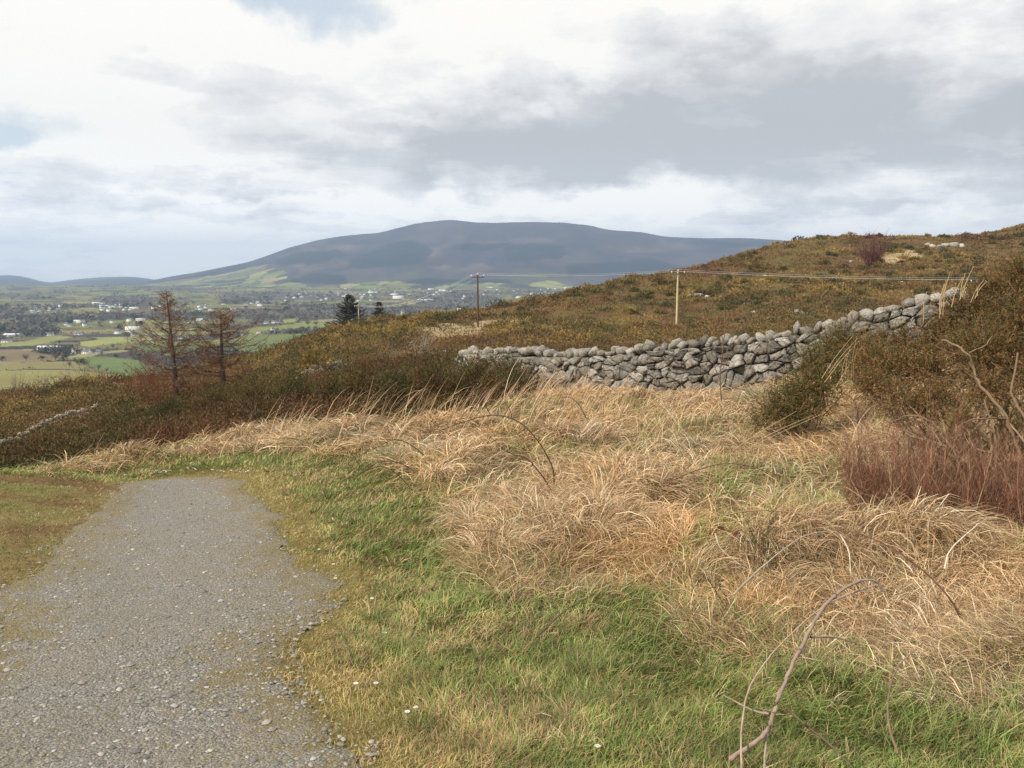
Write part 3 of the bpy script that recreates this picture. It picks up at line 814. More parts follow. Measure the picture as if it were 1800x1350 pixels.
def golden():
    parts = []
    X, Y = polar_samples(96000, 1.9, 24, -.95, 1.25, .85)
    g = gold_dist(X, Y); k = (g < .05) & on_screen(X, Y) & (path_dist(X, Y) > .1)
    # bare green hollows between the tussocks
    hol = fbm(X * .8, Y * .55, 101, 3); hol = hol + dip(X, Y); k &= ~((hol > .578) & (rng.random(len(X)) < .85))
    X, Y = X[k], Y[k]
    n = len(X); per = 10
    wind = (fbm(X * .55, Y * .45, 103, 3) - .5) * 6.5 + .35
    gx_ = (H(X + .12, Y) - H(X - .12, Y)) / .24; gy_ = (H(X, Y + .12) - H(X, Y - .12)) / .24
    wind = np.arctan2(np.sin(wind) * .55 - gy_ * 2.2, np.cos(wind) * .55 + .15 - gx_ * 2.2)
    wind = wind + rng.normal(0, .35, n)
    hue = fbm(X * .8, Y * .8, 105, 3); bright = fbm(X * 1.9, Y * 1.9, 107, 3)
    sz = np.clip(.30 + .30 * rng.random(n) + (fbm(X * .6, Y * .6, 109, 2) - .5) * .35, .14, .62) * (.62 + .38 * smooth(3, 12, Y))
    R = lambda v: np.repeat(v, per)
    Xr, Yr = R(X), R(Y); N = len(Xr)
    ra = rng.random(N) * 6.283; rr = rng.random(N) ** .5 * .10
    bx, by = Xr + np.cos(ra) * rr, Yr + np.sin(ra) * rr
    ang = R(wind) + rng.normal(0, .55, N); flip = rng.random(N) < .22; ang = np.where(flip, ra, ang)
    e0 = np.radians(rng.uniform(10, 72, N)); e1 = np.radians(rng.uniform(-75, 0, N))
    L = R(sz) * rng.uniform(.55, 1.25, N); Wd = np.maximum(.0026 + .0026 * rng.random(N), Yr * .00085)
    c = pick(STRAW, N, .16)
    hr = R(hue); br = R(bright)
    c *= (.60 + br * .80)[:, None]
    c *= np.stack([1.0 + (hr - .5) * .3, 1 + 0 * hr, 1 - (hr - .5) * .5], -1)
    old = rng.random(N) < .24; c[old] *= np.array([.50, .44, .40])
    gr = (R((gold_dist(X, Y)) > -.35) & (rng.random(N) < .18)) | (rng.random(N) < .035) | ((R(hue) < .34) & (rng.random(N) < .16)); c[gr] = pick([(.17, .20, .06), (.24, .25, .09)], gr.sum())
    root = np.stack([bx, by, H(bx, by) - .01], -1)
    V, F, Cc = ribbons(root, ang, e0, e1, L, Wd, c, 4, rng.normal(0, 1.3, N), .008)
    parts.append((V, F, Cc))
    # large tussocks whose blades spring from one crown and hang over
    X, Y = polar_samples(1450, 2.6, 22, -.95, 1.25, .8); k = (gold_dist(X, Y) < -.05) & on_screen(X, Y) & (dip(X, Y) < .05) & (fbm(X * .5, Y * .4, 113, 2) > .42) & (fbm(X * .8, Y * .55, 101, 3) + dip(X, Y) < .57); X, Y = X[k], Y[k]
    n = len(X); per = 150; Xr, Yr = np.repeat(X, per), np.repeat(Y, per); N = len(Xr); s = np.repeat(rng.uniform(.55, 1.15, n), per); a = rng.random(N) * 6.283; rr = rng.random(N) ** .5 * .16 * s
    bx, by = Xr + np.cos(a) * rr, Yr + np.sin(a) * rr; lean = np.repeat((fbm(X * .4, Y * .4, 115, 2) - .5) * 5 + .2, per)
    ang = np.arctan2(np.sin(a) + .9 * np.sin(lean), np.cos(a) + .9 * np.cos(lean)) + rng.normal(0, .25, N)
    c = pick(STRAW, N, .12) * np.repeat(rng.uniform(.72, 1.12, n), per)[:, None]; dk_ = rng.random(N) < .15; c[dk_] *= .5
    V2, F2, C2 = ribbons(np.stack([bx, by, H(bx, by) - .01 + .05 * s], -1), ang, np.radians(rng.uniform(45, 85, N)), np.radians(rng.uniform(-88, -45, N)), s * rng.uniform(.28, .62, N), np.maximum(.003 + .002 * rng.random(N), Yr * .00085), c, 5, rng.normal(0, .5, N), .008)
    V, F, Cc = np.concatenate([V, V2]), np.concatenate([F, F2 + len(V)]), np.concatenate([Cc, C2])
    me = np_mesh('dry_grass', V, F, Cc); link('dry_grass', me, M_GRASS, kind='stuff', label='long dead straw coloured grass lying in tangled tussocks on the bank', cat='dry grass')
golden()

# ---- taller dead stems that stand up and lean with the wind along the edge of the bank and by the wall
def stems():
    ZN = [([(380, 775), (520, 740), (640, 720), (760, 715), (960, 690), (1100, 700), (1000, 745), (760, 765), (520, 775)], 900, 12, 22, .95),
          ([(110, 830), (200, 800), (300, 780), (420, 750), (430, 770), (300, 800), (180, 830)], 420, 12, 24, .5),
          ([(960, 700), (1400, 690), (1500, 670), (1500, 720), (1300, 760), (960, 760)], 900, 11, 21, .5),
          ([(1480, 700), (1560, 640), (1640, 620), (1700, 680), (1620, 760), (1500, 740)], 260, 8, 17, .9)]
    Vs, Fs, Cs, off = [], [], [], 0
    for P, cnt, Y0, Y1, LL in ZN:
        pts = []
        xs_, ys_ = [p[0] for p in P], [p[1] for p in P]
        px = rng.uniform(min(xs_), max(xs_), cnt * 4); py = rng.uniform(min(ys_), max(ys_), cnt * 4)
        k = in_poly(px, py, P); px, py = px[k][:cnt], py[k][:cnt]
        Yv = rng.uniform(Y0, Y1, len(px)); Xv, _, _ = unproj(px, py, Yv)
        g = gold_dist(Xv, Yv) < .8; Xv, Yv = Xv[g], Yv[g]; n = len(Xv)
        c = pick([(.50, .34, .19), (.42, .27, .15), (.58, .43, .26), (.34, .20, .11)], n)
        V, F, Cc = ribbons(np.stack([Xv, Yv, H(Xv, Yv)], -1), rng.normal(.15, .45, n), np.radians(rng.uniform(60, 88, n)), np.radians(rng.uniform(-10, 60, n)),
                           LL * rng.uniform(.5, 1.3, n), np.maximum(.005, Yv * .0008), c, 5, rng.normal(0, .3, n))
        Vs.append(V); Fs.append(F + off); Cs.append(Cc); off += len(V)
    me = np_mesh('tall_dead_stems', np.concatenate(Vs), np.concatenate(Fs), np.concatenate(Cs))
    link('tall_dead_stems', me, M_GRASS, kind='stuff', label='tall dead grass stems leaning to the right in front of dark bushes', cat='dry grass')
stems()

# ---- short living grass of the verges
def lawn():
    X, Y = polar_samples(720000, 1.55, 17, -1.15, 1.15, 1.0)
    g = gold_dist(X, Y); p = path_dist(X, Y); k = ((p > -.03) | ((p > -.22) & (rng.random(len(X)) < .12))) & (g > -.55) & on_screen(X, Y, 60)
    X, Y, g, p = X[k], Y[k], g[k], p[k]
    left = (X < path_mid(Y)) & (Y < 12.2)
    thin = smooth(-.02, .35, p)
    k = rng.random(len(X)) < np.where(left, .55, (.30 + .7 * thin)) * np.where(Y < 4, 1.0, .8)
    X, Y, g, p, left, thin = X[k], Y[k], g[k], p[k], left[k], thin[k]
    n = len(X); nz = fbm(X * 1.3, Y * 1.3, 121, 3); tu = fbm(X * 3.3, Y * 3.3, 123, 3); far = smooth(.15, .75, p)
    tuft = smooth(.5, .68, tu) * far
    L = (.018 + .030 * rng.random(n)) * (1 + far * .8) + tuft * .075 * rng.random(n)
    L = np.where(left, .016 + .028 * rng.random(n), L) * (1 + .02 * Y)
    Wd = np.maximum(.0022 + .0022 * rng.random(n), Y * .00095)
    c = pick(GREENS, n, .14)
    yl = rng.random(n) < (.82 - .72 * far + (nz - .5) * 1.3)
    c[yl] = pick(YELLOWS, yl.sum())
    st = rng.random(n) < (.20 + .35 * smooth(.48, .62, fbm(X * .9, Y * 1.5, 131, 3))); c[st] = pick([(.48, .36, .19), (.40, .28, .14), (.30, .19, .09)], st.sum())
    lf = left; c[lf] = pick([(.30, .22, .10), (.25, .18, .08), (.20, .19, .07), (.20, .125, .06), (.36, .28, .14)], lf.sum())
    lg = left & (nz < .44); c[lg] = pick([(.16, .18, .05), (.20, .19, .06)], lg.sum())
    tn = fbm(X * 6, Y * 6, 125, 2); c *= (.42 + 1.15 * tn)[:, None]
    ang = (fbm(X * 1.1, Y * 1.1, 127, 2) - .5) * 6 + rng.normal(0, 1.1, n)
    V, F, Cc = ribbons(np.stack([X, Y, H(X, Y) - .003], -1), ang, np.radians(rng.uniform(30, 88, n)), np.radians(rng.uniform(-25, 45, n)), L, Wd, c, 2, rng.normal(0, .4, n))
    # small tufts standing above the rest
    X, Y = polar_samples(1500, 1.7, 13, -.7, .8, 1.0); k = (path_dist(X, Y) > .35) & (gold_dist(X, Y) > -.2) & on_screen(X, Y, 60) & (X > path_mid(Y)) & (fbm(X * .9, Y * .9, 129, 2) > .40); X, Y = X[k], Y[k]
    n = len(X); per = 46; Xr, Yr = np.repeat(X, per), np.repeat(Y, per); N = len(Xr); s = np.repeat(rng.uniform(.6, 1.3, n), per); a = rng.random(N) * 6.283; rr = rng.random(N) ** .5 * .045 * s
    bx, by = Xr + np.cos(a) * rr, Yr + np.sin(a) * rr; kind = np.repeat(rng.random(n), per); c = pick(GREENS, N, .12) * .85
    st = (kind > .62) & (rng.random(N) < .75) | (rng.random(N) < .15); c[st] = pick([(.50, .37, .20), (.38, .26, .13), (.28, .18, .09), (.58, .46, .28)], st.sum()); c *= np.repeat(rng.uniform(.7, 1.15, n), per)[:, None]
    V2, F2, C2 = ribbons(np.stack([bx, by, H(bx, by) - .004], -1), a + rng.normal(0, .4, N), np.radians(rng.uniform(45, 88, N)), np.radians(rng.uniform(-60, 30, N)), s * rng.uniform(.05, .13, N), np.maximum(.0024 + .0016 * rng.random(N), Yr * .00095), c, 3, rng.normal(0, .5, N))
    V, F, Cc = np.concatenate([V, V2]), np.concatenate([F, F2 + len(V)]), np.concatenate([Cc, C2])
    me = np_mesh('short_grass', V, F, Cc); link('short_grass', me, M_GRASS, kind='stuff', label='short green and yellowed grass on the verges of the path', cat='grass')
    # green longer grass showing among the dead grass hollows and along its lower edge
    X, Y = polar_samples(110000, 1.8, 22, -.9, 1.0, .85)
    g = gold_dist(X, Y); hol = fbm(X * .8, Y * .55, 101, 3)
    k = (((g < .4) & (g > -.5) & (rng.random(len(X)) < .5)) | ((g < 0) & (hol + dip(X, Y) > .56))) & on_screen(X, Y) & (path_dist(X, Y) > .6)
    X, Y = X[k], Y[k]; n = len(X)
    c = pick(GREENS + [(.24, .26, .10), (.40, .31, .15)], n, .15)
    V, F, Cc = ribbons(np.stack([X, Y, H(X, Y)], -1), rng.normal(.3, 1.1, n), np.radians(rng.uniform(35, 85, n)), np.radians(rng.uniform(-40, 40, n)),
                       .08 + .16 * rng.random(n), np.maximum(.003, Y * .0009), c, 3, rng.normal(0, .5, n), .004)
    me = np_mesh('green_grass', V, F, Cc); link('green_grass', me, M_GRASS, kind='stuff', label='longer green grass growing in hollows among the dead tussocks', cat='grass')
lawn()

# ---- low leafy plants (plantain, clover) in the verge
def herbs():
    X, Y = polar_samples(2600, 1.9, 9, -.6, .5, 1.0); p = path_dist(X, Y); g = gold_dist(X, Y)
    k = (p > .25) & (p < 2.2) & (g > .1) & (fbm(X * 1.9, Y * 1.9, 141, 2) > .50); X, Y = X[k], Y[k]; n = len(X); per = 7
    Xr, Yr = np.repeat(X, per), np.repeat(Y, per); N = len(Xr); a = rng.random(N) * 6.283
    V, F, Cc = ribbons(np.stack([Xr, Yr, H(Xr, Yr) + .012], -1), a, np.radians(rng.uniform(10, 50, N)), np.radians(rng.uniform(-30, 0, N)), rng.uniform(.015, .04, N),
                       rng.uniform(.008, .016, N), pick([(.09, .17, .04), (.12, .20, .06), (.07, .13, .04)], N), 2)
    me = np_mesh('verge_herbs', V, F, Cc); link('verge_herbs', me, M_GRASS, kind='stuff', label='low broad leaved herbs in the green verge', cat='herbs')
herbs()

# ---- gravel on the path
def gravel():
    X, Y = polar_samples(60000, 1.6, 13, -1.0, .3, 1.0); p = path_dist(X, Y)
    k = (p < .12) & on_screen(X, Y, 20) & (rng.random(len(X)) < .45 + .5 * smooth(.45, .6, fbm(X * 1.2, Y * 1.2, 151, 3))); X, Y = X[k], Y[k]; n = len(X)
    base = np.array([(1, 0, .1), (.5, .85, 0), (-.45, .8, .1), (-1, .05, 0), (-.5, -.85, .1), (.5, -.8, 0), (.45, .2, .75), (-.35, .35, .85), (-.1, -.45, .7)], float)
    fc = np.array([(0, 1, 6), (1, 2, 7), (1, 7, 6), (2, 3, 7), (3, 4, 8), (3, 8, 7), (4, 5, 8), (5, 0, 6), (5, 6, 8), (6, 7, 8)])
    s = np.exp(rng.normal(math.log(.0046), .45, n)) * (1 + .03 * Y); s = np.minimum(s, .022)
    a = rng.random(n) * 6.283; ca, sa = np.cos(a), np.sin(a)
    B = base[None] * (1 + rng.normal(0, .16, (n, 9, 3))); B[..., 0] *= rng.uniform(.9, 1.5, n)[:, None]; B[..., 2] *= rng.uniform(.35, .8, n)[:, None]
    x = B[..., 0] * ca[:, None] - B[..., 1] * sa[:, None]; y = B[..., 0] * sa[:, None] + B[..., 1] * ca[:, None]
    V = np.stack([X[:, None] + x * s[:, None], Y[:, None] + y * s[:, None], (H(X, Y) + .016)[:, None] + (B[..., 2] + .25) * s[:, None]], -1)
    F = (np.arange(n) * 9)[:, None, None] + fc[None]
    c = pick([(.23, .22, .20), (.18, .175, .17), (.28, .26, .22), (.22, .19, .15), (.13, .13, .13), (.34, .33, .30)], n, .12); vw = rng.random(n) < .004; c[vw] = (.48, .46, .42)
    me = np_mesh('gravel', V.reshape(-1, 3), F.reshape(-1, 3), np.repeat(c, 9, 0)); link('gravel', me, M_TWIG, kind='stuff', label='loose grey gravel chips scattered over the path', cat='gravel')
    # moss and straw flecks trodden into the gravel
    X, Y = polar_samples(60000, 1.6, 12.5, -1.0, .3, 1.0); p = path_dist(X, Y); nz = fbm(X * 2.6, Y * 2.6, 153, 4)
    k = (p < .02) & on_screen(X, Y, 20) & (nz + smooth(-1, 0, p) * .16 > .60); X, Y = X[k], Y[k]; n = len(X)
    V, F, Cc = ribbons(np.stack([X, Y, H(X, Y) + .016], -1), rng.random(n) * 6.28, np.radians(rng.uniform(10, 70, n)), np.radians(rng.uniform(-30, 20, n)), .008 + .02 * rng.random(n),
                       np.maximum(.002, Y * .0008), pick([(.30, .23, .09), (.22, .19, .06), (.36, .27, .13), (.17, .17, .05)], n), 2)
    me = np_mesh('path_moss', V, F, Cc); link('path_moss', me, M_GRASS, kind='stuff', label='yellow moss and dry grass flecks trodden into the gravel path', cat='moss')
gravel()

# ---- heather and low gorse covering the hill
HEATH = np.array([(.170, .106, .050), (.152, .104, .043), (.122, .094, .038), (.088, .074, .032), (.190, .122, .052), (.168, .096, .046), (.118, .068, .043)])
def heath(X, Y, R, hgt, per, lsz, name, label, bushes=False):
    n = len(X); Z = H(X, Y)
    f1 = fbm(X * .16 + Y * .02, Y * .09, 171, 3); f2 = fbm(X * .5, Y * .4, 173, 3); r = rng.random(n)
    f1 = .55 * f1 + .45 * fbm(X * .045, Y * .028, 174, 3) + .0
    base = np.empty((n, 3))
    idx = np.clip(((f1 - .30) * 2.4 + (f2 - .5) * .6 + (r - .5) * .2) * 7, 0, 6).astype(int)
    order = np.array([3, 2, 1, 0, 4, 5, 6]); base = HEATH[order[idx]]
    och = (fbm(X * .09, Y * .06, 175, 3) > .57) & (r > .45) & (Y > 60); base[och] = (.24, .165, .055)
    drk = r < (.38 if bushes is True else .02); base[drk] = (.075, .07, .030)
    if bushes == 'near':
        base = base * .52; base = base * 1.1; dg = (f2 > .52) & (r > .3); base[dg] = (.062, .060, .025); ye = (f2 > .60) & (r > .7); base[ye] = (.13, .10, .035); mr = (f2 < .42) & (r > .4); base[mr] = (.12, .055, .032)
    base = base * rng.uniform(.84, 1.18, n)[:, None]
    rp = lambda v: np.repeat(v, per, 0)
    N = n * per
    th = rng.random(N) * 6.283; ph = np.arccos(rng.random(N) ** .8); rad = rng.uniform(.62, 1.0, N)
    lump = 1 + .22 * np.sin(th * 3 + rp(r) * 40) * np.sin(ph * 2)
    d = np.stack([np.sin(ph) * np.cos(th), np.sin(ph) * np.sin(th), np.cos(ph)], -1)
    ctr = np.stack([rp(X), rp(Y), rp(Z) - .05], -1)
    P = ctr + d * (rp(R) * rad * lump)[:, None] * np.stack([np.ones(N), np.ones(N), rp(hgt / R)], -1)
    dr = d * .75 + rng.normal(0, .45, (N, 3)) + np.array([0, 0, .35]); dr /= np.linalg.norm(dr, axis=1)[:, None]
    sd = np.cross(dr, rng.normal(0, 1, (N, 3))); sd /= np.linalg.norm(sd, axis=1)[:, None] + 1e-9
    l = rp(lsz) * rng.uniform(.6, 1.4, N); w = l * .32
    V = np.stack([P - sd * w[:, None], P + sd * w[:, None], P + dr * l[:, None]], 1).reshape(-1, 3)
    F = np.arange(N * 3).reshape(-1, 3)
    c = rp(base) * np.exp(rng.normal(0, .12, N))[:, None]
    tip = rng.random(N) < .05; c[tip] = c[tip] * 1.2 + np.array([.05, .035, .01])
    me = np_mesh(name, V, F, np.repeat(c, 3, 0)); link(name, me, M_SHRUB, kind='stuff', label=label, cat='heather')
def heather():
    def ok(X, Y):
        Z = H(X, Y); px, py = proj(X, Y, Z)
        k = (px > -120) & (px < 1950) & (gold_dist(X, Y) > .25)
        k &= ~((Y < 26) & (px > 90) & (px < 1000) & (py > np.interp(px, [90, 110, 300, 420, 500, 640, 760, 860, 960], [848, 820, 790, 768, 756, 753, 748, 728, 706])))
        k &= ~pale_mask(X, Y, Z) | (rng.random(len(X)) < .2)
        return k & wall_front(X, Y)
    # tall dark heather and gorse just beyond the grass bank
    X, Y = polar_samples(9500, 13.5, 62, -.8, .75, .9); k = ok(X, Y); X, Y = X[k], Y[k]
    lumpy = smooth(.40, .62, fbm(X * .55, Y * .34, 181, 3)) * smooth(52, 28, Y)
    R = rng.uniform(.28, .6, len(X)) * (1 + .006 * Y) * (.7 + 1.0 * lumpy); h = R * rng.uniform(.6, 1.25, len(X)) * smooth(12, 17, Y) * (.5 + 1.8 * lumpy)
    h = np.minimum(h, (.34 + .018 * Y) * rng.uniform(.7, 1.15, len(X)))
    heath(X, Y, R, h, 80, np.maximum(.05, Y * .0019), 'near_heather', 'dark brown and olive heather and low gorse below the grass bank', 'near')
    X, Y = polar_samples(26000, 50, 430, -.8, .85, 1.0); k = ok(X, Y); X, Y = X[k], Y[k]
    R = rng.uniform(.8, 1.5, len(X)) * (1 + .003 * Y); h = R * rng.uniform(.15, .34, len(X))
    heath(X, Y, R, h, 34, Y * .0017, 'hill_heather', 'low brown heather covering the whole hillside')
    X, Y = polar_samples(5200, 45, 400, -.8, .85, 1.0); k = ok(X, Y) & (fbm(X * .06, Y * .03, 183, 3) > .44); X, Y = X[k], Y[k]
    R = np.minimum(np.exp(rng.normal(.12, .45, len(X))), 2.1) * (1 + .001 * Y); h = R * rng.uniform(.5, .9, len(X))
    heath(X, Y, R, h, 150, Y * .0021, 'hill_gorse', 'rounded gorse and tall heather bushes dotted over the hillside', True)
heather()
# ================================================================== STANDING THINGS
dry_wall('dry_stone_wall', MAIN_WALL, [.48, .66, .88, .98, 1.05, 1.18, 1.28, 1.25, 1.05, .95, .9], .62,
         'long grey dry stone wall with a ragged row of upright coping stones crossing behind the dead grass', sw=.30, sh=.18, cope_h=.34, every=.28)
dry_wall('ruined_stone_wall', spline(wall_line([(528, 668, 45), (560, 664, 44.4), (600, 660, 43.6), (630, 658, 43)]), 6), [.15, .4, .4, .2], .5,
         'low pale remains of a stone wall showing above the dark bushes left of the long wall', seed=9, sw=.34, cope=True, cope_h=.34, every=.34)
dry_wall('collapsed_stone_wall', spline(wall_line([(-30, 797, 47), (25, 774, 50), (70, 754, 53), (120, 734, 56.5), (172, 714, 61)]), 6), [.3, .4, .45, .42, .3], .6,
         'collapsed stone wall running downhill through heather at the left edge', seed=15, sw=.4, cope=True, cope_h=.32, every=.42)

def rocks_at(P, label, group, s0):
    base = None
    for i, (px, py, s) in enumerate(P):
        x, y, z = hit(px, py, 40)
        V, F = rock_mesh(900 + s0 + i, 2, (1, .8, .62), 9)
        o = link('boulder', np_mesh('boulder', V * s, F, np.tile(np.array((.42, .39, .34)) * rng.uniform(.8, 1.3), (len(V), 1))), M_STONE, label=label[i] if isinstance(label, list) else label,
                 cat='boulder', group=group, loc=(x, y, z + s * .25)); o.rotation_euler = (0, 0, rng.random() * 6)
rocks_at([(1296, 534, .55), (1302, 531, .5), (1309, 536, .45)], ['left small white rock of the three behind the tall sapling', 'topmost small white rock of the three behind the tall sapling', 'right small white rock of the three behind the tall sapling'], 'white rocks by the sapling', 0)
rocks_at([(1325, 552, .75)], 'pinkish white boulder sitting alone in heather just right of the tall sapling', None, 10)
rocks_at([(1372, 545, .45), (1390, 546, .5), (1400, 549, .55), (1411, 551, .5), (1419, 553, .4)], [q + ' pale rock of the low line behind the wall, right of the sapling' for q in ('leftmost', 'second', 'middle', 'fourth', 'rightmost')], 'line of rocks behind the wall', 20)
rocks_at([(1212, 521, .6), (1222, 522, .7), (1231, 521, .8), (1243, 523, .6)], [q + ' pale rock of the outcrop right of the light coloured pole' for q in ('leftmost', 'second', 'third', 'rightmost')], 'rocks right of the pole', 30)
rocks_at([(1640, 435, 1.4), (1652, 437, 1.6), (1663, 434, 1.5), (1675, 433, 1.6), (1690, 434, 1.2), (1630, 432, 1.2)], [q + ' of the white rocks high on the hill right of the reddish tree' for q in ('second from left', 'third from left', 'fourth from left', 'fifth from left', 'rightmost', 'leftmost')], 'outcrop high on the hill', 40)
rocks_at([(737, 634, .7)], 'pale boulder beside the bare whitish shrub', None, 50)
rocks_at([(784, 624, .6), (760, 630, .5)], ['pale rock closest to the left end of the long wall', 'pale rock second closest to the left end of the long wall'], 'rocks left of the long wall', 52)
rocks_at([(1345, 488, .6), (1585, 499, .7), (1496, 462, .7)], ['lone pale rock on the slope above the middle of the long wall', 'lone pale rock on the slope above the right end of the long wall', 'lone pale rock just below the reddish tree'], 'lone rocks on the slope', 60)

# ------------------------------------------------------------------ power line
M_WOODPOLE = mat_attr('pole_wood', 0, .9, .1, nscale=6, namp=.2, bmp=.3, bscale=30, bdist=.01)
M_METAL = mat_attr('galvanised', 0, .5, .5)
def box_geo(G, c, s, col, R=None):
    V = np.array([(x, y, z) for x in (-1, 1) for y in (-1, 1) for z in (-1, 1)], float) * np.array(s) / 2
    if R is not None: V = V @ R.T
    G.add(V + np.array(c), [(0, 1, 3, 2), (4, 6, 7, 5), (0, 4, 5, 1), (2, 3, 7, 6), (0, 2, 6, 4), (1, 5, 7, 3)], col)
def pole(px, py_top, py_base, Y, label, col, ztop=None):
    Xb, _, _ = unproj(px, py_base, Y); Xb = float(Xb); zb = float(H(Xb, Y)) - .4; zt = float(unproj(px, py_top, Y)[2])
    root = bpy.data.objects.new('power_pole', None); COL.objects.link(root); root.location = (Xb, Y, zb)
    root['label'] = label; root['category'] = 'power pole'; root['group'] = 'power poles across the hill'
    h = zt - zb; sc = Y / 125.0
    G = Geo(); G.tube([(0, 0, 0), (.02, 0, h * .5), (0, 0, h - .25)], [.17, .15, .12], col, 10); G.tube([(0, 0, h - .25), (0, 0, h - .24)], [.12, .001], col, 10)
    link('pole_shaft', G.build('pole_shaft', True), M_WOODPOLE, root)
    G = Geo(); box_geo(G, (0, -.14, h - .62), (2.05, .12, .14), (.12, .10, .085)); G.tube([(-.55, -.1, h - .6), (0, -.12, h - 1.15)], .03, (.2, .2, .2), 5); G.tube([(.55, -.1, h - .6), (0, -.12, h - 1.15)], .03, (.2, .2, .2), 5)
    link('crossarm', G.build('crossarm'), M_WOODPOLE, root)
    tips = []
    for dx in (-.95, 0, .95):
        z0 = h - .55 if dx else h - .3
        G = Geo(); G.tube([(dx, -.14, z0), (dx, -.14, z0 + .12), (dx, -.14, z0 + .13), (dx, -.14, z0 + .2), (dx, -.14, z0 + .21), (dx, -.14, z0 + .32)], [.03, .03, .10, .10, .07, .05], (.62, .62, .60), 8)
        link('insulator', G.build('insulator', True), M_METAL, root); tips.append(np.array([Xb + dx, Y - .14, zb + z0 + .33]))
    return tips
TA = pole(840, 480, 574, 128, 'dark brown power pole standing alone left of the lighter pole', (.10, .065, .045))
TB = pole(1189, 474, 575, 125, 'pale yellowish power pole behind the middle of the stone wall', (.50, .42, .26))
TC = pole(631, 535, 582, 215, 'pale distant power pole beside the big conifer on the skyline', (.42, .38, .31))
TD = pole(1712, 489, 580, 114, 'power pole hidden behind the big gorse bush', (.3, .25, .18))
def wires(T1, T2, sag, names, r=.010):
    for k, (a, b) in enumerate(zip(T1, T2)):
        which = ('left', 'middle', 'right')[k]
        t = np.linspace(0, 1, 25)[:, None]; P = a * (1 - t) + b * t; P[:, 2] -= (4 * t * (1 - t))[:, 0] * sag
        G = Geo(); G.tube(P, r, (.62, .60, .56), 4)
        link('power_cable', G.build('power_cable'), M_METAL, label=names.replace('one of the thin pale cables', which + ' thin pale cable').replace('one of the faint cables', which + ' faint cable'), cat='cable', group='three cables ' + names.split(' strung ')[1])
wires(TA, TB, .45, 'one of the thin pale cables strung between the dark pole and the yellowish pole')
wires(TB, TD, .30, 'one of the thin pale cables strung from the yellowish pole towards the big gorse bush')
wires(TC, TA, 2.2, 'one of the faint cables strung from the dark pole down to the distant pole', .016)

# ------------------------------------------------------------------ trees
def rv(s=1.0): return rng.normal(0, s, 3)
def twig_fan(G, P0, d, L, r, col, depth, k=3, spread=.55, up=.1):
    """small recursive spray"""
    d = d / np.linalg.norm(d); P = [P0]; cur = d
    for _ in range(3):
        cur = cur + rv(.13) + np.array([0, 0, up * .3]); cur /= np.linalg.norm(cur); P.append(P[-1] + cur * L / 3)
    G.tube(P, np.linspace(r, r * .45, 4), col * rng.uniform(.8, 1.2), 3)
    if depth > 0:
        for _ in range(k):
            i = rng.integers(1, 4); nd = cur + rv(spread); nd[2] += up
            twig_fan(G, P[i], nd, L * rng.uniform(.4, .7), r * .55, col, depth - 1, k, spread, up)
def empty_thing(name, loc, label, cat, group=None):
    o = bpy.data.objects.new(name, None); COL.objects.link(o); o.location = loc; o['label'] = label; o['category'] = cat
    if group: o['group'] = group
    return o
def larch(px, py_base, py_top, Y, label, lean, seed, maxw, tint, side=0):
    Xb, _, _ = unproj(px, py_base, Y); Xb = float(Xb); zb = float(H(Xb, Y)) - .2; h = float(unproj(px, py_top, Y)[2]) - zb
    root = empty_thing('larch_tree', (Xb, Y, zb), label, 'larch tree', 'bare larches on the slope')
    G = Geo(); t = np.linspace(0, 1, 12); bend = np.sin(t * 3 + seed) * .10
    P = np.stack([lean * t * h + bend, t * 0, t * h], -1)
    R = .19 * (1 - t) ** .9 + .012; G.tube(P, R, (.085, .065, .05), 8, .05)
    link('trunk', G.build('trunk', True), M_BARK, root)
    G = Geo()
    zz = np.sort(rng.uniform(.10, .985, 105))
    for z in zz:
        az_ = rng.random() * 6.283; w = maxw * (1 - ((z - .42) / .62) ** 2 * .85) * rng.uniform(.35, 1.1) if z > .42 else maxw * rng.uniform(.35, 1.0)
        w = max(w * (1.15 - .75 * max(0, z - .55) / .45), .25); p0 = np.array([np.interp(z, t, P[:, 0]), 0, z * h])
        w *= 1 + side * math.cos(az_) * .35
        dx = np.array([math.cos(az_), math.sin(az_), 0]); n = 6; B = []
        droop = rng.uniform(-.50, .30)
        for q in np.linspace(0, 1, n): B.append(p0 + dx * w * q + np.array([0, 0, w * (droop * q + .42 * q * q * (1 if rng.random() < .8 else 1.5))]) + rv(.03) * q)
        red = rng.random() < tint
        col = np.array((.17, .065, .035)) if red else np.array((.095, .070, .045)); col = col * rng.uniform(.7, 1.4)
        r0 = .026 * (1 - z) + .012
        B = np.array(B); G.tube(B, np.linspace(r0, .010, n), col, 4)
        for _ in range(int(7 + w * 9)):
            q = rng.uniform(.2, 1); i = q * (n - 1); i0 = int(min(i, n - 2)); pp = B[i0] + (B[i0 + 1] - B[i0]) * (i - i0)
            dd = dx * .7 + rv(.6); dd[2] += rng.uniform(-.5, .35)
            tc_ = np.array((.20, .075, .04)) if rng.random() < tint else np.array((.13, .10, .06)); tc_ = tc_ * rng.uniform(.6, 1.4)
            if rng.random() < .12: tc_ = np.array((.30, .27, .20))
            twig_fan(G, pp, dd, rng.uniform(.2, .55), .011, tc_, 1 if rng.random() < .5 else 0, 2)
    link('branches', G.build('branches'), M_TWIG, root)
larch(308, 707, 513, 53, 'taller and thinner of the two bare larches, its trunk standing left', -.012, 1, 2.8, .5, -.2)
larch(396, 684, 543, 56, 'shorter bare larch with wide spreading branches, right of the taller one', -.02, 4, 3.3, .48, .1)

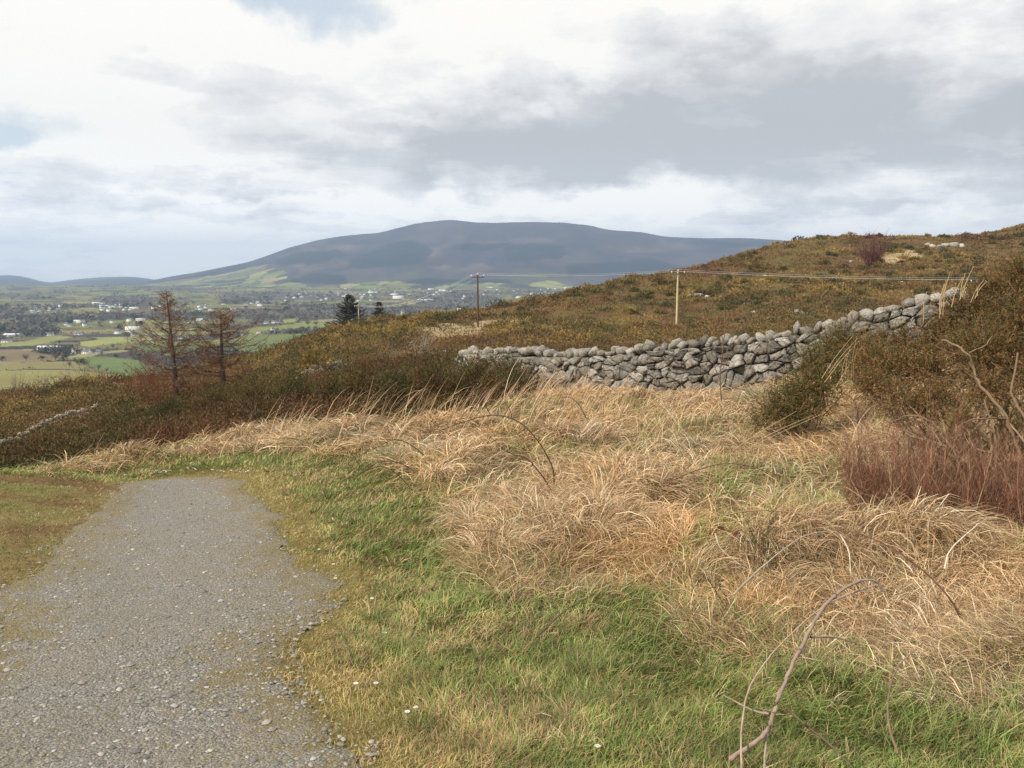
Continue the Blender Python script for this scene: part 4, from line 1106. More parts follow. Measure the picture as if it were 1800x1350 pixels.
def bare_shrub(px, py, Y, h, w, label, colr, n=26, name='bare_shrub', cat='shrub', group=None, r=.014, depth=2, k=3, snow=False):
    Xb, _, _ = unproj(px, py, Y); Xb = float(Xb); zb = float(H(Xb, Y)) - .1
    root = empty_thing(name, (Xb, Y, zb), label, cat, group)
    G = Geo(); G2 = Geo()
    for i in range(n):
        a = rng.random() * 6.283; o = rng.random() ** .6 * w; tilt = o / h
        P = [np.array([math.cos(a) * o * .2, math.sin(a) * o * .2, 0])]; d = np.array([math.cos(a) * tilt, math.sin(a) * tilt, 1.0]); Ls = h * rng.uniform(.55, 1.0)
        for s in range(5):
            d = d + rv(.12); d /= np.linalg.norm(d); P.append(P[-1] + d * Ls / 5)
            if s > 0:
                for _ in range(2): nd = d + rv(.6); twig_fan(G2, P[-1], nd, Ls * rng.uniform(.15, .32), r * .55, np.array(colr), depth - 1, k, .6, .15)
        G.tube(P, np.linspace(r * 1.5, r * .4, 6), np.array(colr) * rng.uniform(.7, 1.1), 4)
    G.v += G2.v; G.c += G2.c; G.f += [f + G.n for f in G2.f]; link('stems_and_twigs', G.build('stems_and_twigs'), M_TWIG, root)
RS = 'russet bare bushes around the larches'
for i, (px, py, Y, h, w, lb) in enumerate([(262, 705, 54, 3.4, 1.6, 'russet leafless bush, tallest of those left of the larches'), (285, 708, 50, 2.6, 1.3, 'russet leafless bush in front of the taller larch trunk'),
                           (345, 700, 57, 2.0, 1.6, 'russet leafless bush standing between the two larch trunks'), (240, 700, 60, 2.2, 1.2, 'russet leafless bush farthest left of the larches'),
                           (430, 680, 60, 1.7, 1.5, 'russet leafless bush just right of the shorter larch')]):
    bare_shrub(px, py, Y, h, w, lb, (.16, .065, .038), 20, group=RS)
GB = 'grey bare birches on the left skyline'
for px, py, Y, h, w, lb in [(145, 690, 110, 4.2, 1.8, 'grey bare sapling, tallest on the skyline before the olive field'), (30, 702, 104, 3.4, 1.6, 'grey twiggy sapling at the left end of the skyline'),
                            (72, 697, 106, 3.0, 1.7, 'grey twiggy sapling second from the left on the skyline'), (108, 694, 110, 2.2, 1.6, 'lowest grey twiggy sapling on the left skyline'),
                            (182, 684, 112, 2.4, 1.4, 'grey twiggy sapling nearest the green field')]:
    bare_shrub(px, py, Y, h, w, lb, (.20, .17, .14), 12, group=GB, r=.02)
bare_shrub(738, 650, 47, 1.9, 1.5, 'bare whitish dead shrub behind the dark heather left of the long wall', (.34, .28, .22), 14, r=.02)
bare_shrub(688, 660, 40, 1.2, 1.0, 'small bare greyish bush between the ruined wall and the whitish dead shrub', (.22, .18, .14), 12, r=.012)
_rt = hit(1532, 470, 60); bare_shrub(1532, 470, _rt[1], 56 * _rt[1] / 1440, 30 * _rt[1] / 1440, 'rounded bare reddish purple tree alone high on the hill', (.13, .055, .055), 75, name='reddish_tree', cat='tree', r=.035, depth=2)

def conifer(px, py_base, py_top, Y, w, label, seed, colr, dens=1.0, ragged=.4, group=None):
    Xb, _, _ = unproj(px, py_base, Y); Xb = float(Xb); zt = float(unproj(px, py_top, Y)[2]); zb = min(float(H(Xb, Y)), float(unproj(px, py_base, Y)[2])) - .5; h = zt - zb
    root = empty_thing('conifer_tree', (Xb, Y, zb), label, 'conifer', group)
    G = Geo(); t = np.linspace(0, 1, 8); G.tube(np.stack([t * 0, t * 0, t * h * .97], -1), .32 * (1 - t) + .03, (.09, .07, .055), 7)
    link('trunk', G.build('trunk', True), M_BARK, root)
    G = Geo(); nb = int(170 * dens)
    for i in range(nb):
        z = rng.uniform(.10, 1) ** .85; a = rng.random() * 6.283; L = w * (1 - z) ** .75 * rng.uniform(1 - ragged, 1.08) + .35
        d = np.array([math.cos(a), math.sin(a), rng.uniform(-.12, .30)]); p0 = np.array([0, 0, z * h]); B = p0 + np.linspace(0, 1, 5)[:, None] * d * L; B[:, 2] += np.linspace(0, 1, 5) ** 2 * L * .18
        G.tube(B, np.linspace(.05, .015, 5), (.075, .055, .04), 3)
        m = int(18 + L * 22); q = rng.uniform(.2, 1.02, m); i0 = np.minimum((q * 4).astype(int), 3); base = B[i0] + (B[i0 + 1] - B[i0]) * (q * 4 - i0)[:, None]
        side = np.cross(d, [0, 0, 1.0]); side /= np.linalg.norm(side)
        dr = d * .7 + side * rng.choice([-1, 1], m)[:, None] * rng.uniform(.2, 1.0, m)[:, None] + rng.normal(0, .25, (m, 3)); dr[:, 2] -= rng.uniform(-.15, .5, m); dr /= np.linalg.norm(dr, axis=1)[:, None]
        ln = rng.uniform(.25, .6, m); wv = np.cross(dr, rng.normal(0, 1, (m, 3))); wv /= np.linalg.norm(wv, axis=1)[:, None]
        V = np.stack([base - wv * .07, base + wv * .07, base + dr * ln[:, None]], 1).reshape(-1, 3)
        cc = np.array(colr) * rng.uniform(.6, 1.35); brn = rng.random() < .25
        if brn: cc = np.array((.10, .075, .055)) * rng.uniform(.7, 1.3)
        G.add(V, np.arange(len(V)).reshape(-1, 3), cc)
    link('crown', G.build('crown'), M_SHRUB, root)
conifer(616, 590, 518, 232, 8.2, 'large ragged dark conifer on the skyline beside the distant pole', 1, (.055, .062, .045), 1.7, .5, 'conifers on the skyline')
conifer(667, 575, 532, 238, 4.0, 'small dark pointed conifer right of the large ragged one', 2, (.030, .042, .030), 1.3, .3, 'conifers on the skyline')

# ------------------------------------------------------------------ valley trees, copies of a few models
def tree_parts(kind):
    G = Geo(); Gt = Geo()
    if kind == 'evergreen':
        Gt.tube([(0, 0, 0), (.1, 0, 2.5)], [.3, .15], (.08, .06, .05), 5)
        for _ in range(16):
            c = rv(1.0) * np.array([2.2, 2.2, 1.3]) + np.array([0, 0, 4.3]); m = 70; u = rng.normal(0, 1, (m, 3)); u /= np.linalg.norm(u, axis=1)[:, None]; P = c + u * rng.uniform(.9, 1.6)
            w1, w2 = rng.normal(0, .35, (m, 3)), rng.normal(0, .35, (m, 3)); V = np.stack([P, P + w1, P + w2], 1).reshape(-1, 3); G.add(V, np.arange(3 * m).reshape(-1, 3), np.array((.035, .045, .025)) * rng.uniform(.7, 1.5))
    else:
        Gt.tube([(0, 0, 0), (.1, 0, 2.0), (.0, .1, 4.5)], [.32, .22, .1], (.10, .085, .07), 5)
        for _ in range(26):
            a = rng.random() * 6.283; d = np.array([math.cos(a), math.sin(a), rng.uniform(.5, 1.6)]); twig_fan(G, np.array([0, 0, rng.uniform(1.6, 4.2)]), d, rng.uniform(2.2, 3.6), .12, np.array((.125, .105, .088)), 2, 4, .5, .2)
    return Gt.build('trunk'), G.build('crown')
TREES = {k: tree_parts(k.split('_')[0]) for k in ('bare_1', 'bare_2', 'bare_3', 'evergreen_1', 'evergreen_2')}
def put_tree(key, x, y, z, s, label, group=None):
    tm, cm = TREES[key]; root = empty_thing('bare_tree' if key[0] == 'b' else 'evergreen_tree', (x, y, z - .3), label, 'tree', group); root.rotation_euler = (0, 0, rng.random() * 6.28); root.scale = (s, s, s * rng.uniform(.85, 1.1))
    link('trunk', tm, M_BARK, root); link('crown', cm, M_TWIG if key[0] == 'b' else M_SHRUB, root)
NT_ = [(148, 641, 'evergreen_1', .95, 'round dark evergreen at the corner of the green field'), (137, 641, 'evergreen_2', .7, 'smaller dark evergreen touching the round one by the green field'),
       (46, 634, 'bare_1', 1.15, 'ivy dark tree with a clear stem before the tan rough ground'), (76, 634, 'evergreen_2', .8, 'narrow dark tree right of the one with a clear stem'),
       (112, 634, 'evergreen_1', 1.1, 'dark bushy tree left of the small white gabled house'), (98, 634, 'bare_2', 1.1, 'bare spreading tree between the long white shed and the olive field'),
       (52, 648, 'evergreen_2', .32, 'tiny dark bush alone in the middle of the olive field'), (205, 628, 'evergreen_1', .6, 'narrow ivy covered tree in the hedge above the green field'),
       (232, 632, 'bare_3', 1.3, 'tall bare tree in the hedge right of the green field'), (174, 652, 'bare_1', 1.0, 'rounded bare tree inside the green field'), (188, 655, 'bare_3', .7, 'lower bare tree at the foot of the green field'),
       (122, 645, 'bare_2', .75, 'brown bare bush left of the two dark evergreens'), (3, 634, 'evergreen_1', .85, 'dark round bush at the left edge above the olive field'), (222, 655, 'bare_2', .6, 'small bare tree nearest the russet bushes'),
       (248, 600, 'bare_3', 1.5, 'large purplish bare tree behind the russet bushes'), (272, 606, 'bare_1', 1.4, 'large bare tree left of the taller larch'), (868, 545, 'evergreen_1', 1.1, 'wide dark evergreen right of the dark power pole'),
       (880, 546, 'evergreen_2', 1.0, 'dark evergreen crowning the far slope right of the pole'), (922, 543, 'bare_2', 1.5, 'bare round tree on the skyline between the two poles'), (785, 548, 'evergreen_1', 1.3, 'dark evergreen left of the dark power pole'),
       (556, 574, 'bare_2', 1.5, 'bare tree behind the white bungalow'), (576, 575, 'bare_1', 1.4, 'bare tree between the white bungalow and the large conifer'), (505, 622, 'evergreen_2', .5, 'small dark bush low on the slope below the white houses'),
       (718, 552, 'bare_3', 1.4, 'bare tree beside the grey tall house'), (730, 553, 'bare_1', 1.3, 'bare tree right of the grey tall house'), (690, 548, 'bare_2', 1.3, 'bare tree right of the small conifer')]
for px, py, k, s, lb in NT_:
    x, y, z = valley_hit(px, py); put_tree(k, x, y, z, s * min(1.25, max(.8, y / 900)), lb)
LANDMARKS = [(482, 584, 'large pinkish house'), (536, 581, 'white bungalow'), (485, 568, 'long white farmhouse'), (140, 622, 'brown roofed gabled house'), (60, 614, 'long white roofed shed'), (234, 580, 'large white shed left of the larches'), (22, 592, 'grey barn'),
             (88, 590, 'cottage in dark woodland'), (708, 553, 'tall grey house'), (808, 546, 'grey building by the dark pole'), (905, 542, 'low skyline building'), (748, 529, 'long factory shed'), (700, 525, 'white factory building'), (322, 596, 'farm building between the larches'),
             (345, 565, 'white shed above the shorter larch'), (80, 544, 'far left cluster of houses'), (200, 541, 'second cluster of houses'), (360, 538, 'row of houses behind the larches'), (580, 523, 'houses left of the conifers'), (150, 512, 'foot of the far left hills'), (420, 512, 'left foot of the mountain'), (860, 512, 'village strip')]
SCAT = []; cnt = 0
while cnt < 150:
    px, py = rng.uniform(-30, 1000), 505 + 110 * rng.random() ** 1.1; x, y, z = valley_hit(px, py)
    if not (600 < y < 4200): continue
    C_, wd, e = valley_color(np.array([x]), np.array([y]), np.array([z]))
    if e[0] > .16 and not wd[0] and rng.random() < .85: continue
    zone = 'left part' if px < 330 else ('middle' if px < 660 else 'right part')
    k = rng.choice(['bare_1', 'bare_2', 'bare_3', 'evergreen_1', 'evergreen_2']); kind = 'bare grey tree' if k[0] == 'b' else 'dark evergreen tree'
    near_ = min(LANDMARKS, key=lambda q: (q[0] - px) ** 2 + 6 * (q[1] - py) ** 2)[2]; SCAT.append((near_, kind, px, k, x, y, z)); cnt += 1
ORD = ['leftmost', 'second', 'third', 'fourth', 'fifth', 'sixth', 'seventh', 'eighth', 'ninth', 'tenth'] + [f'{i}th' for i in range(11, 60)]
def from_left(i, n): return 'only' if n == 1 else ('rightmost' if i == n - 1 else ORD[i])
for key in sorted(set((s[0], s[1]) for s in SCAT)):
    grp = sorted([s for s in SCAT if (s[0], s[1]) == key], key=lambda s: s[2]); n = len(grp)
    for i, s in enumerate(grp):
        o_ = from_left(i, n); lb = f'only {key[1]} around the {key[0]}' if n == 1 else f'{o_} {key[1]} {"from the left " if o_ in ORD[1:] else ""}around the {key[0]}'
        put_tree(s[3], s[4], s[5], s[6], rng.uniform(.8, 1.5) * (1 + s[5] / 6000), lb, 'scattered trees in the valley')

# hedges and far woods: too many to count
def clumps(name, X, Y, Z, R, cols, label, cat, per):
    n = len(X); N = n * per; rp = lambda v: np.repeat(v, per, 0); u = rng.normal(0, 1, (N, 3)); u /= np.linalg.norm(u, axis=1)[:, None]; u[:, 2] = np.abs(u[:, 2])
    P = np.stack([rp(X), rp(Y), rp(Z)], -1) + u * rp(R)[:, None] * rng.uniform(.6, 1.1, N)[:, None] * np.array([1, 1, 1.1])
    s = rp(R)[:, None] * .42; V = np.stack([P, P + rng.normal(0, 1, (N, 3)) * s, P + rng.normal(0, 1, (N, 3)) * s], 1).reshape(-1, 3)
    c = np.repeat(rp(pick(cols, n, .25)) * rng.uniform(.8, 1.2, (N, 1)), 3, 0)
    link(name, np_mesh(name, V, np.arange(3 * N).reshape(-1, 3), c), M_SHRUB, kind='stuff', label=label, cat=cat)
def far_growth():
    n = 150000; px = rng.uniform(-80, 1250, n); iv = rng.uniform(1 / 6200, 1 / 470, n); Y = 1 / iv; X = (px - 900) / FPX * Y; Z = Hv(X, Y)
    C_, wd, e = valley_color(X, Y, Z); hid = Y < 0
    h = (e < .045) & (rng.random(n) < .55); clumps('hedges', X[h], Y[h], Z[h], rng.uniform(.9, 2.0, h.sum()) * (1 + Y[h] / 3500), [(.06, .055, .035), (.045, .05, .028), (.085, .07, .05)], 'dark hedgerows dividing the valley fields', 'hedges', 9)
    w = wd & (rng.random(n) < .36); clumps('woodland', X[w], Y[w], Z[w] + 1.5, rng.uniform(2.5, 5, w.sum()) * (1 + Y[w] / 8000), [(.14, .12, .095), (.11, .095, .08), (.06, .07, .05), (.16, .135, .105), (.035, .045, .035)], 'grey brown winter woodland in bands across the valley', 'woodland', 12)
far_growth()

# ------------------------------------------------------------------ houses
def flat_mat(name, c, rough=.8):
    m, T, out = mat_base(name); pos = T.node('ShaderNodeNewGeometry').outputs['Position']
    f = T.maprange(T.noise(pos, .7, 5, .6), .3, .7, .86, 1.08); k = T.node('ShaderNodeCombineXYZ'); [T.put(k.inputs[i], f) for i in range(3)]
    principled(T, out, T.vmath('MULTIPLY', (c[0], c[1], c[2]), k.outputs[0]), rough, .25); return m
M_WHITE = flat_mat('white_render', (.66, .65, .62)); M_PINK = flat_mat('pinkish_render', (.68, .56, .50)); M_GREYR = flat_mat('grey_render', (.36, .36, .36))
M_SLATE = flat_mat('slate_roof', (.13, .135, .15)); M_BROWNR = flat_mat('brown_tile_roof', (.16, .10, .075)); M_SHEET = flat_mat('pale_sheet_roof', (.62, .64, .66)); M_PANE = flat_mat('dark_pane', (.05, .055, .065), .2); M_DOOR = flat_mat('painted_door', (.16, .07, .05))
def house_meshes(L, Wd, Hh, rise):
    Gw = Geo(); x, y = L / 2, Wd / 2
    Gw.add([(-x, -y, -1), (x, -y, -1), (x, y, -1), (-x, y, -1), (-x, -y, Hh), (x, -y, Hh), (x, y, Hh), (-x, y, Hh), (-x, 0, Hh + rise), (x, 0, Hh + rise)],
           [(0, 1, 5, 4), (2, 3, 7, 6), (1, 2, 6, 5), (3, 0, 4, 7), (4, 5, 9, 8), (6, 7, 8, 9), (4, 8, 7, 7), (5, 6, 9, 9)], (1, 1, 1))
    Gr = Geo(); o = .35
    for s in (-1, 1):
        zb = Hh - o * rise / y
        Gr.add([(-x - o, s * (y + o), zb), (x + o, s * (y + o), zb), (x + o, 0, Hh + rise), (-x - o, 0, Hh + rise), (-x - o, s * (y + o), zb + .2), (x + o, s * (y + o), zb + .2), (x + o, 0, Hh + rise + .2), (-x - o, 0, Hh + rise + .2)],
               [(0, 1, 2, 3), (4, 5, 6, 7), (0, 1, 5, 4), (1, 2, 6, 5), (3, 0, 4, 7)], (1, 1, 1))
    return Gw.build('walls'), Gr.build('roof')
def house(px, py, L, Wd, Hh, rise, rz, wall, roof, label, cat='house', chim=True, wins=3, two=False, group=None):
    x, y, z = valley_hit(px, py); root = empty_thing('shed' if cat == 'shed' else 'house', (x, y, z), label, cat, group); root.rotation_euler = (0, 0, math.radians(rz))
    mw, mr = house_meshes(L, Wd, Hh, rise); link('wall', mw, wall, root); ro = link('roof', mr, roof, root)
    if chim:
        for sx in (-1, 1):
            G = Geo(); box_geo(G, (sx * (L / 2 - .7), 0, Hh + rise + .4), (.8, .6, 1.3), (1, 1, 1)); link('chimney', G.build('chimney'), wall, ro)
    for fl in range(2 if two else 1):
        for i in range(wins):
            wx = -L / 2 + L * (i + .5) / wins
            if fl == 0 and i == wins // 2 and cat == 'house': G = Geo(); box_geo(G, (wx, -Wd / 2 - .03, 1.05), (1.0, .12, 2.1), (1, 1, 1)); link('door', G.build('door'), M_DOOR, root); continue
            G = Geo(); box_geo(G, (wx, -Wd / 2 - .03, 1.7 + fl * 2.7), (1.3, .12, 1.2), (1, 1, 1)); link('window', G.build('window'), M_PANE, root)
HS = [(482, 584, 11, 9, 5.6, 2.2, 40, M_PINK, M_SLATE, 'large pinkish two storey house on the slope, largest of the white houses in mid valley', 'house', True, 3, True),
      (455, 586, 7, 6, 2.8, 1.8, -35, M_WHITE, M_SLATE, 'small white outbuilding left of the large pinkish house', 'house', False, 2, False),
      (425, 592, 7, 6, 3.0, 2.0, -50, M_WHITE, M_SLATE, 'small white cottage behind the shorter larch', 'house', True, 2, False),
      (536, 581, 14, 7, 3.0, 2.2, 5, M_WHITE, M_SLATE, 'white bungalow right of the large pinkish house', 'house', True, 4, False),
      (511, 582, 9, 6, 2.6, 1.8, 10, M_WHITE, M_SLATE, 'low white annexe between the pinkish house and the bungalow', 'house', False, 2, False),
      (468, 569, 9, 7, 3.0, 2.2, 0, M_WHITE, M_SLATE, 'white house at the left end of the row under the dark wood', 'house', True, 3, False),
      (485, 568, 18, 7, 3.2, 2.2, 3, M_WHITE, M_SLATE, 'long white farmhouse in the row under the dark wood', 'house', True, 5, False),
      (128, 622, 9, 7, 3.2, 2.6, -55, M_WHITE, M_BROWNR, 'white gabled house with a brown roof above the olive field', 'house', True, 2, False),
      (153, 622, 11, 8, 3.4, 2.6, -20, M_WHITE, M_SLATE, 'white farmhouse with a slate roof right of the brown roofed one', 'house', True, 3, False),
      (176, 621, 9, 7, 2.8, 2.0, 10, M_GREYR, M_SLATE, 'grey outbuilding at the right end of the farmstead', 'house', False, 2, False),
      (86, 614, 30, 10, 3.2, 1.8, 2, M_WHITE, M_SHEET, 'long shed with a bright white roof above the tan ground', 'shed', False, 6, False),
      (234, 580, 26, 14, 5, 1.5, 5, M_WHITE, M_SHEET, 'large white roofed shed left of the larches', 'shed', False, 4, False), (228, 587, 12, 9, 4, 1.5, -30, M_GREYR, M_SHEET, 'grey fronted shed just below the large white roofed one', 'shed', False, 3, False),
      (22, 592, 24, 14, 4, 2, 15, M_GREYR, M_SHEET, 'grey barn with a pale roof at the left edge of the valley', 'shed', False, 4, False), (88, 590, 12, 7, 3, 2.2, 5, M_WHITE, M_SLATE, 'white cottage in dark woodland right of the grey barn', 'house', True, 3, False),
      (138, 589, 13, 7, 3, 2.2, -10, M_WHITE, M_SLATE, 'white cottage midway between the grey barn and the large white shed', 'house', True, 3, False), (12, 602, 14, 7, 2.6, 1.6, 0, M_WHITE, M_SLATE, 'low white building lowest at the left edge of the valley', 'house', False, 3, False),
      (708, 553, 9, 8, 8, 3, 20, M_GREYR, M_SLATE, 'tall narrow grey house among bare trees right of the small conifer', 'house', True, 2, True), (808, 546, 15, 9, 4.5, 2, 5, M_GREYR, M_SHEET, 'grey building just left of the dark power pole', 'house', False, 4, False),
      (905, 542, 16, 9, 3, 2, 0, M_WHITE, M_SLATE, 'low white building on the skyline between the two poles', 'house', False, 4, False), (748, 529, 60, 30, 5, 2, 3, M_GREYR, M_SHEET, 'very long white roofed factory shed in the far valley', 'shed', False, 6, False),
      (700, 525, 45, 20, 9, 3, 5, M_WHITE, M_SHEET, 'white factory building left of the very long shed', 'shed', False, 4, True), (322, 596, 16, 8, 3, 2, 10, M_WHITE, M_SLATE, 'low white farm building seen between the two larches', 'house', False, 3, False),
      (335, 567, 13, 8, 3, 2, 10, M_WHITE, M_SLATE, 'white house above and right of the taller larch', 'house', True, 3, False), (353, 564, 18, 9, 3, 2, 4, M_WHITE, M_SHEET, 'white roofed shed above the shorter larch', 'shed', False, 3, False)]
for a in HS: house(*a)
SM = {}
for key, wm, rm, dims in (('a', M_WHITE, M_SLATE, (12, 7, 3.2, 2.4)), ('b', M_WHITE, M_SLATE, (9, 7, 5.4, 2.4)), ('c', M_WHITE, M_SHEET, (24, 14, 4.5, 1.8)), ('d', M_GREYR, M_SLATE, (13, 8, 3.2, 2.2))):
    w_, r_ = house_meshes(*dims); bm = bmesh.new(); bm.from_mesh(w_); nf = len(bm.faces); bm.from_mesh(r_); bm.faces.ensure_lookup_table()
    for i in range(nf, len(bm.faces)): bm.faces[i].material_index = 1
    me = bpy.data.meshes.new('far_house'); bm.to_mesh(me); bm.free(); me.materials.append(wm); me.materials.append(rm); SM[key] = me
for (x0, x1, y0, y1, n, pl) in [(640, 1010, 503, 519, 62, 'in the village strip under the mountain'), (500, 660, 516, 530, 26, 'left of the conifers at the mountain foot'), (50, 110, 536, 552, 15, 'in the far left cluster'),
                             (160, 245, 534, 548, 20, 'in the second cluster from the left'), (262, 460, 531, 546, 20, 'in the scattered row behind the larches'), (0, 260, 562, 592, 12, 'scattered over the near left valley'), (1000, 1200, 480, 503, 7, 'on the far slope above the hill'),
                             (640, 1000, 520, 536, 10, 'scattered before the village strip'), (420, 700, 500, 515, 6, 'scattered at the mountain foot')]:
    pxs = np.sort(rng.uniform(x0, x1, n))
    for i_ in range(n):
        px, py = pxs[i_], rng.uniform(y0, y1)
        if y1 < 504: py = rng.uniform(505, 509); px = 900 + i_ * 24
        x, y, z = valley_hit(px, py); k = rng.choice(['a', 'a', 'b', 'c', 'd'], p=[.3, .2, .28, .08, .14])
        o = link('far_house', SM[k], label=(f'tiny pale house {pl}' if n > 30 else f'{from_left(i_, n)} {"of" if from_left(i_, n) in ("leftmost", "rightmost") else "from the left of"} the tiny houses {pl}'), cat='house', group=f'tiny houses {pl}', loc=(x, y, z)); o.rotation_euler = (0, 0, rng.normal(0, .6)); s = rng.uniform(.7, 1.05) * (1 + y / 16000); o.scale = (s, s, s)
# ================================================================== NEAR BUSHES, CANES AND SMALL THINGS
def P3(px, py, Y):
    a, b, c = unproj(px, py, Y); return np.array([float(a), float(b), float(c)])
def gorse(name, label, blobs, bases, dens, spine, cols, stem_col, stem_r, seed_pts=None, group=None, up=.35, cat='gorse bush'):
    """blobs: (px, py, Y, radius px). foliage of spiny shoots around the blobs, carried by crooked stems"""
    b0 = [hit(*b) for b in bases]; o0 = np.array(b0[0])
    root = empty_thing(name, tuple(o0), label, cat, group)
    Gs = Geo(); Vs, Fs, Cs, off = [], [], [], 0
    for bi, (px, py, Y, rp) in enumerate(blobs):
        c = P3(px, py, Y); R = rp * .88 * Y / FPX
        # crooked stems from a base up to this clump
        for q in range(2):
            b = np.array(b0[rng.integers(len(b0))]) + np.array([rng.normal(0, .12), rng.normal(0, .12), -.03]); tgt = c + rv(R * .35)
            m = 7; t = np.linspace(0, 1, m)[:, None]; P = b * (1 - t) + tgt * t; P += rng.normal(0, .07, P.shape) * np.sin(t * math.pi); P[:, 2] -= (np.sin(t * math.pi)[:, 0]) * .08
            P = spline(P, 3); Gs.tube(P - o0, np.linspace(stem_r, stem_r * .3, len(P)) * rng.uniform(.5, 1.1), np.array(stem_col) * rng.uniform(.6, 1.3), 5, .08)
            for _ in range(9):
                i = rng.integers(len(P) // 2, len(P)); twig_fan(Gs, P[i] - o0, rv(1) + np.array([0, 0, .6]), R * rng.uniform(.5, 1.1), stem_r * .28, np.array(stem_col) * rng.uniform(.5, 1.1), 2, 3, .7, .1)
        n = int(dens * (R / .3) ** 2)
        u = rng.normal(0, 1, (n, 3)); u /= np.linalg.norm(u, axis=1)[:, None]; rad = R * .84 * rng.uniform(.2, 1.05, n)
        lump = 1 + .3 * np.sin(u[:, 0] * 5 + bi) * np.cos(u[:, 2] * 6 + bi * 2); B = c + u * (rad * lump)[:, None] * np.array([1, .9, .85])
        dr = u * .8 + rng.normal(0, .35, (n, 3)); dr[:, 2] += up; dr /= np.linalg.norm(dr, axis=1)[:, None]
        ln = spine * rng.uniform(4.0, 9.0, n); cc = pick(cols, n, .2)
        hi = smooth(-.3, .9, u[:, 2] + rng.normal(0, .3, n)); grn = rng.random(n) < .06 + .24 * hi; cc[grn] = pick([(.075, .085, .025), (.10, .105, .03), (.05, .065, .022)], grn.sum())
        k = 15; N = n * k; tt = rng.uniform(.05, 1, N); root_ = np.repeat(B, k, 0) + np.repeat(dr * ln[:, None], k, 0) * tt[:, None]
        sd = np.repeat(dr, k, 0) * .55 + rng.normal(0, .6, (N, 3)); sd /= np.linalg.norm(sd, axis=1)[:, None]
        wv = np.cross(sd, rng.normal(0, 1, (N, 3))); wv /= np.linalg.norm(wv, axis=1)[:, None] + 1e-9; sl = spine * rng.uniform(.6, 1.3, N)
        V = np.stack([root_ - wv * spine * .12, root_ + wv * spine * .12, root_ + sd * sl[:, None]], 1).reshape(-1, 3) - o0
        Vs.append(V); Fs.append(np.arange(3 * N).reshape(-1, 3) + off); Cs.append(np.repeat(np.repeat(cc, k, 0) * rng.uniform(.85, 1.15, (N, 1)), 3, 0)); off += 3 * N
        # the shoots' own thin axes
        axw = np.cross(dr, rng.normal(0, 1, (n, 3))); axw /= np.linalg.norm(axw, axis=1)[:, None] + 1e-9
        V = np.stack([B - axw * spine * .07, B + axw * spine * .07, B + dr * ln[:, None]], 1).reshape(-1, 3) - o0
        Vs.append(V); Fs.append(np.arange(3 * n).reshape(-1, 3) + off); Cs.append(np.repeat(cc * .8, 3, 0)); off += 3 * n
    link('stems', Gs.build('stems', True), M_BARK, root)
    link('foliage', np_mesh('foliage', np.concatenate(Vs), np.concatenate(Fs), np.concatenate(Cs)), M_SHRUB, root)
    return root, o0
BROWNG = [(.20, .11, .045), (.24, .14, .055), (.15, .09, .04), (.13, .095, .038), (.25, .155, .065), (.09, .065, .03), (.19, .095, .045)]
gb, o0 = gorse('gorse_bush', 'big brown and olive gorse bush with crooked pale stems filling the right edge',
      [(1800, 492, 8, 46), (1745, 520, 8.3, 44), (1700, 552, 8.3, 48), (1660, 598, 8.2, 46), (1790, 570, 7.8, 62), (1725, 620, 7.6, 58), (1640, 650, 8, 44), (1575, 650, 8.2, 44), (1535, 680, 7.9, 36), (1530, 635, 8.4, 30),
       (1640, 705, 7.5, 40), (1735, 690, 7.2, 34), (1825, 680, 7, 36), (1870, 540, 8, 80), (1920, 620, 7.5, 90), (1585, 712, 7.5, 34), (1600, 612, 8.6, 32), (1840, 470, 8.2, 34), (1690, 740, 7.1, 20), (1790, 750, 7.0, 24), (1770, 640, 7.6, 50), (1560, 600, 8.7, 24)],
      [(1700, 885), (1760, 900), (1810, 890), (1650, 870), (1860, 900), (1730, 870)], 820, .027, BROWNG, (.27, .19, .11), .022)
G = Geo()
for pts, r in [([(1815, 900, 6.2), (1800, 850, 6.4), (1790, 790, 6.6), (1768, 735, 6.7), (1745, 700, 6.8), (1722, 678, 6.9), (1712, 650, 7.0), (1700, 622, 7.0), (1678, 606, 7.1), (1655, 598, 7.2)], .017),
               ([(1722, 678, 6.9), (1700, 655, 6.9), (1672, 650, 6.8), (1655, 665, 6.8)], .008), ([(1768, 735, 6.7), (1735, 735, 6.6), (1700, 740, 6.6), (1672, 760, 6.5)], .009),
               ([(1740, 890, 6.3), (1752, 820, 6.5), (1748, 760, 6.7), (1730, 700, 6.9)], .014), ([(1860, 880, 6.2), (1840, 800, 6.4), (1805, 740, 6.6), (1780, 690, 6.8), (1790, 620, 7)], .016),
               ([(1700, 870, 6.4), (1680, 800, 6.6), (1650, 750, 6.8), (1610, 730, 7), (1570, 740, 7.1)], .012), ([(1650, 868, 6.6), (1640, 800, 6.8), (1600, 760, 7.0), (1560, 745, 7.2)], .010), ([(1700, 620, 6.9), (1730, 610, 7), (1745, 590, 7.1)], .007)]:
    P = spline([P3(*p) for p in pts], 4) + rng.normal(0, .006, (len(pts) * 4 - 3, 3)); G.tube(P - o0, np.linspace(r, r * .5, len(P)), np.array((.21, .145, .09)) * rng.uniform(.8, 1.1), 7, .06)
link('main_limbs', G.build('main_limbs', True), M_BARK, gb)
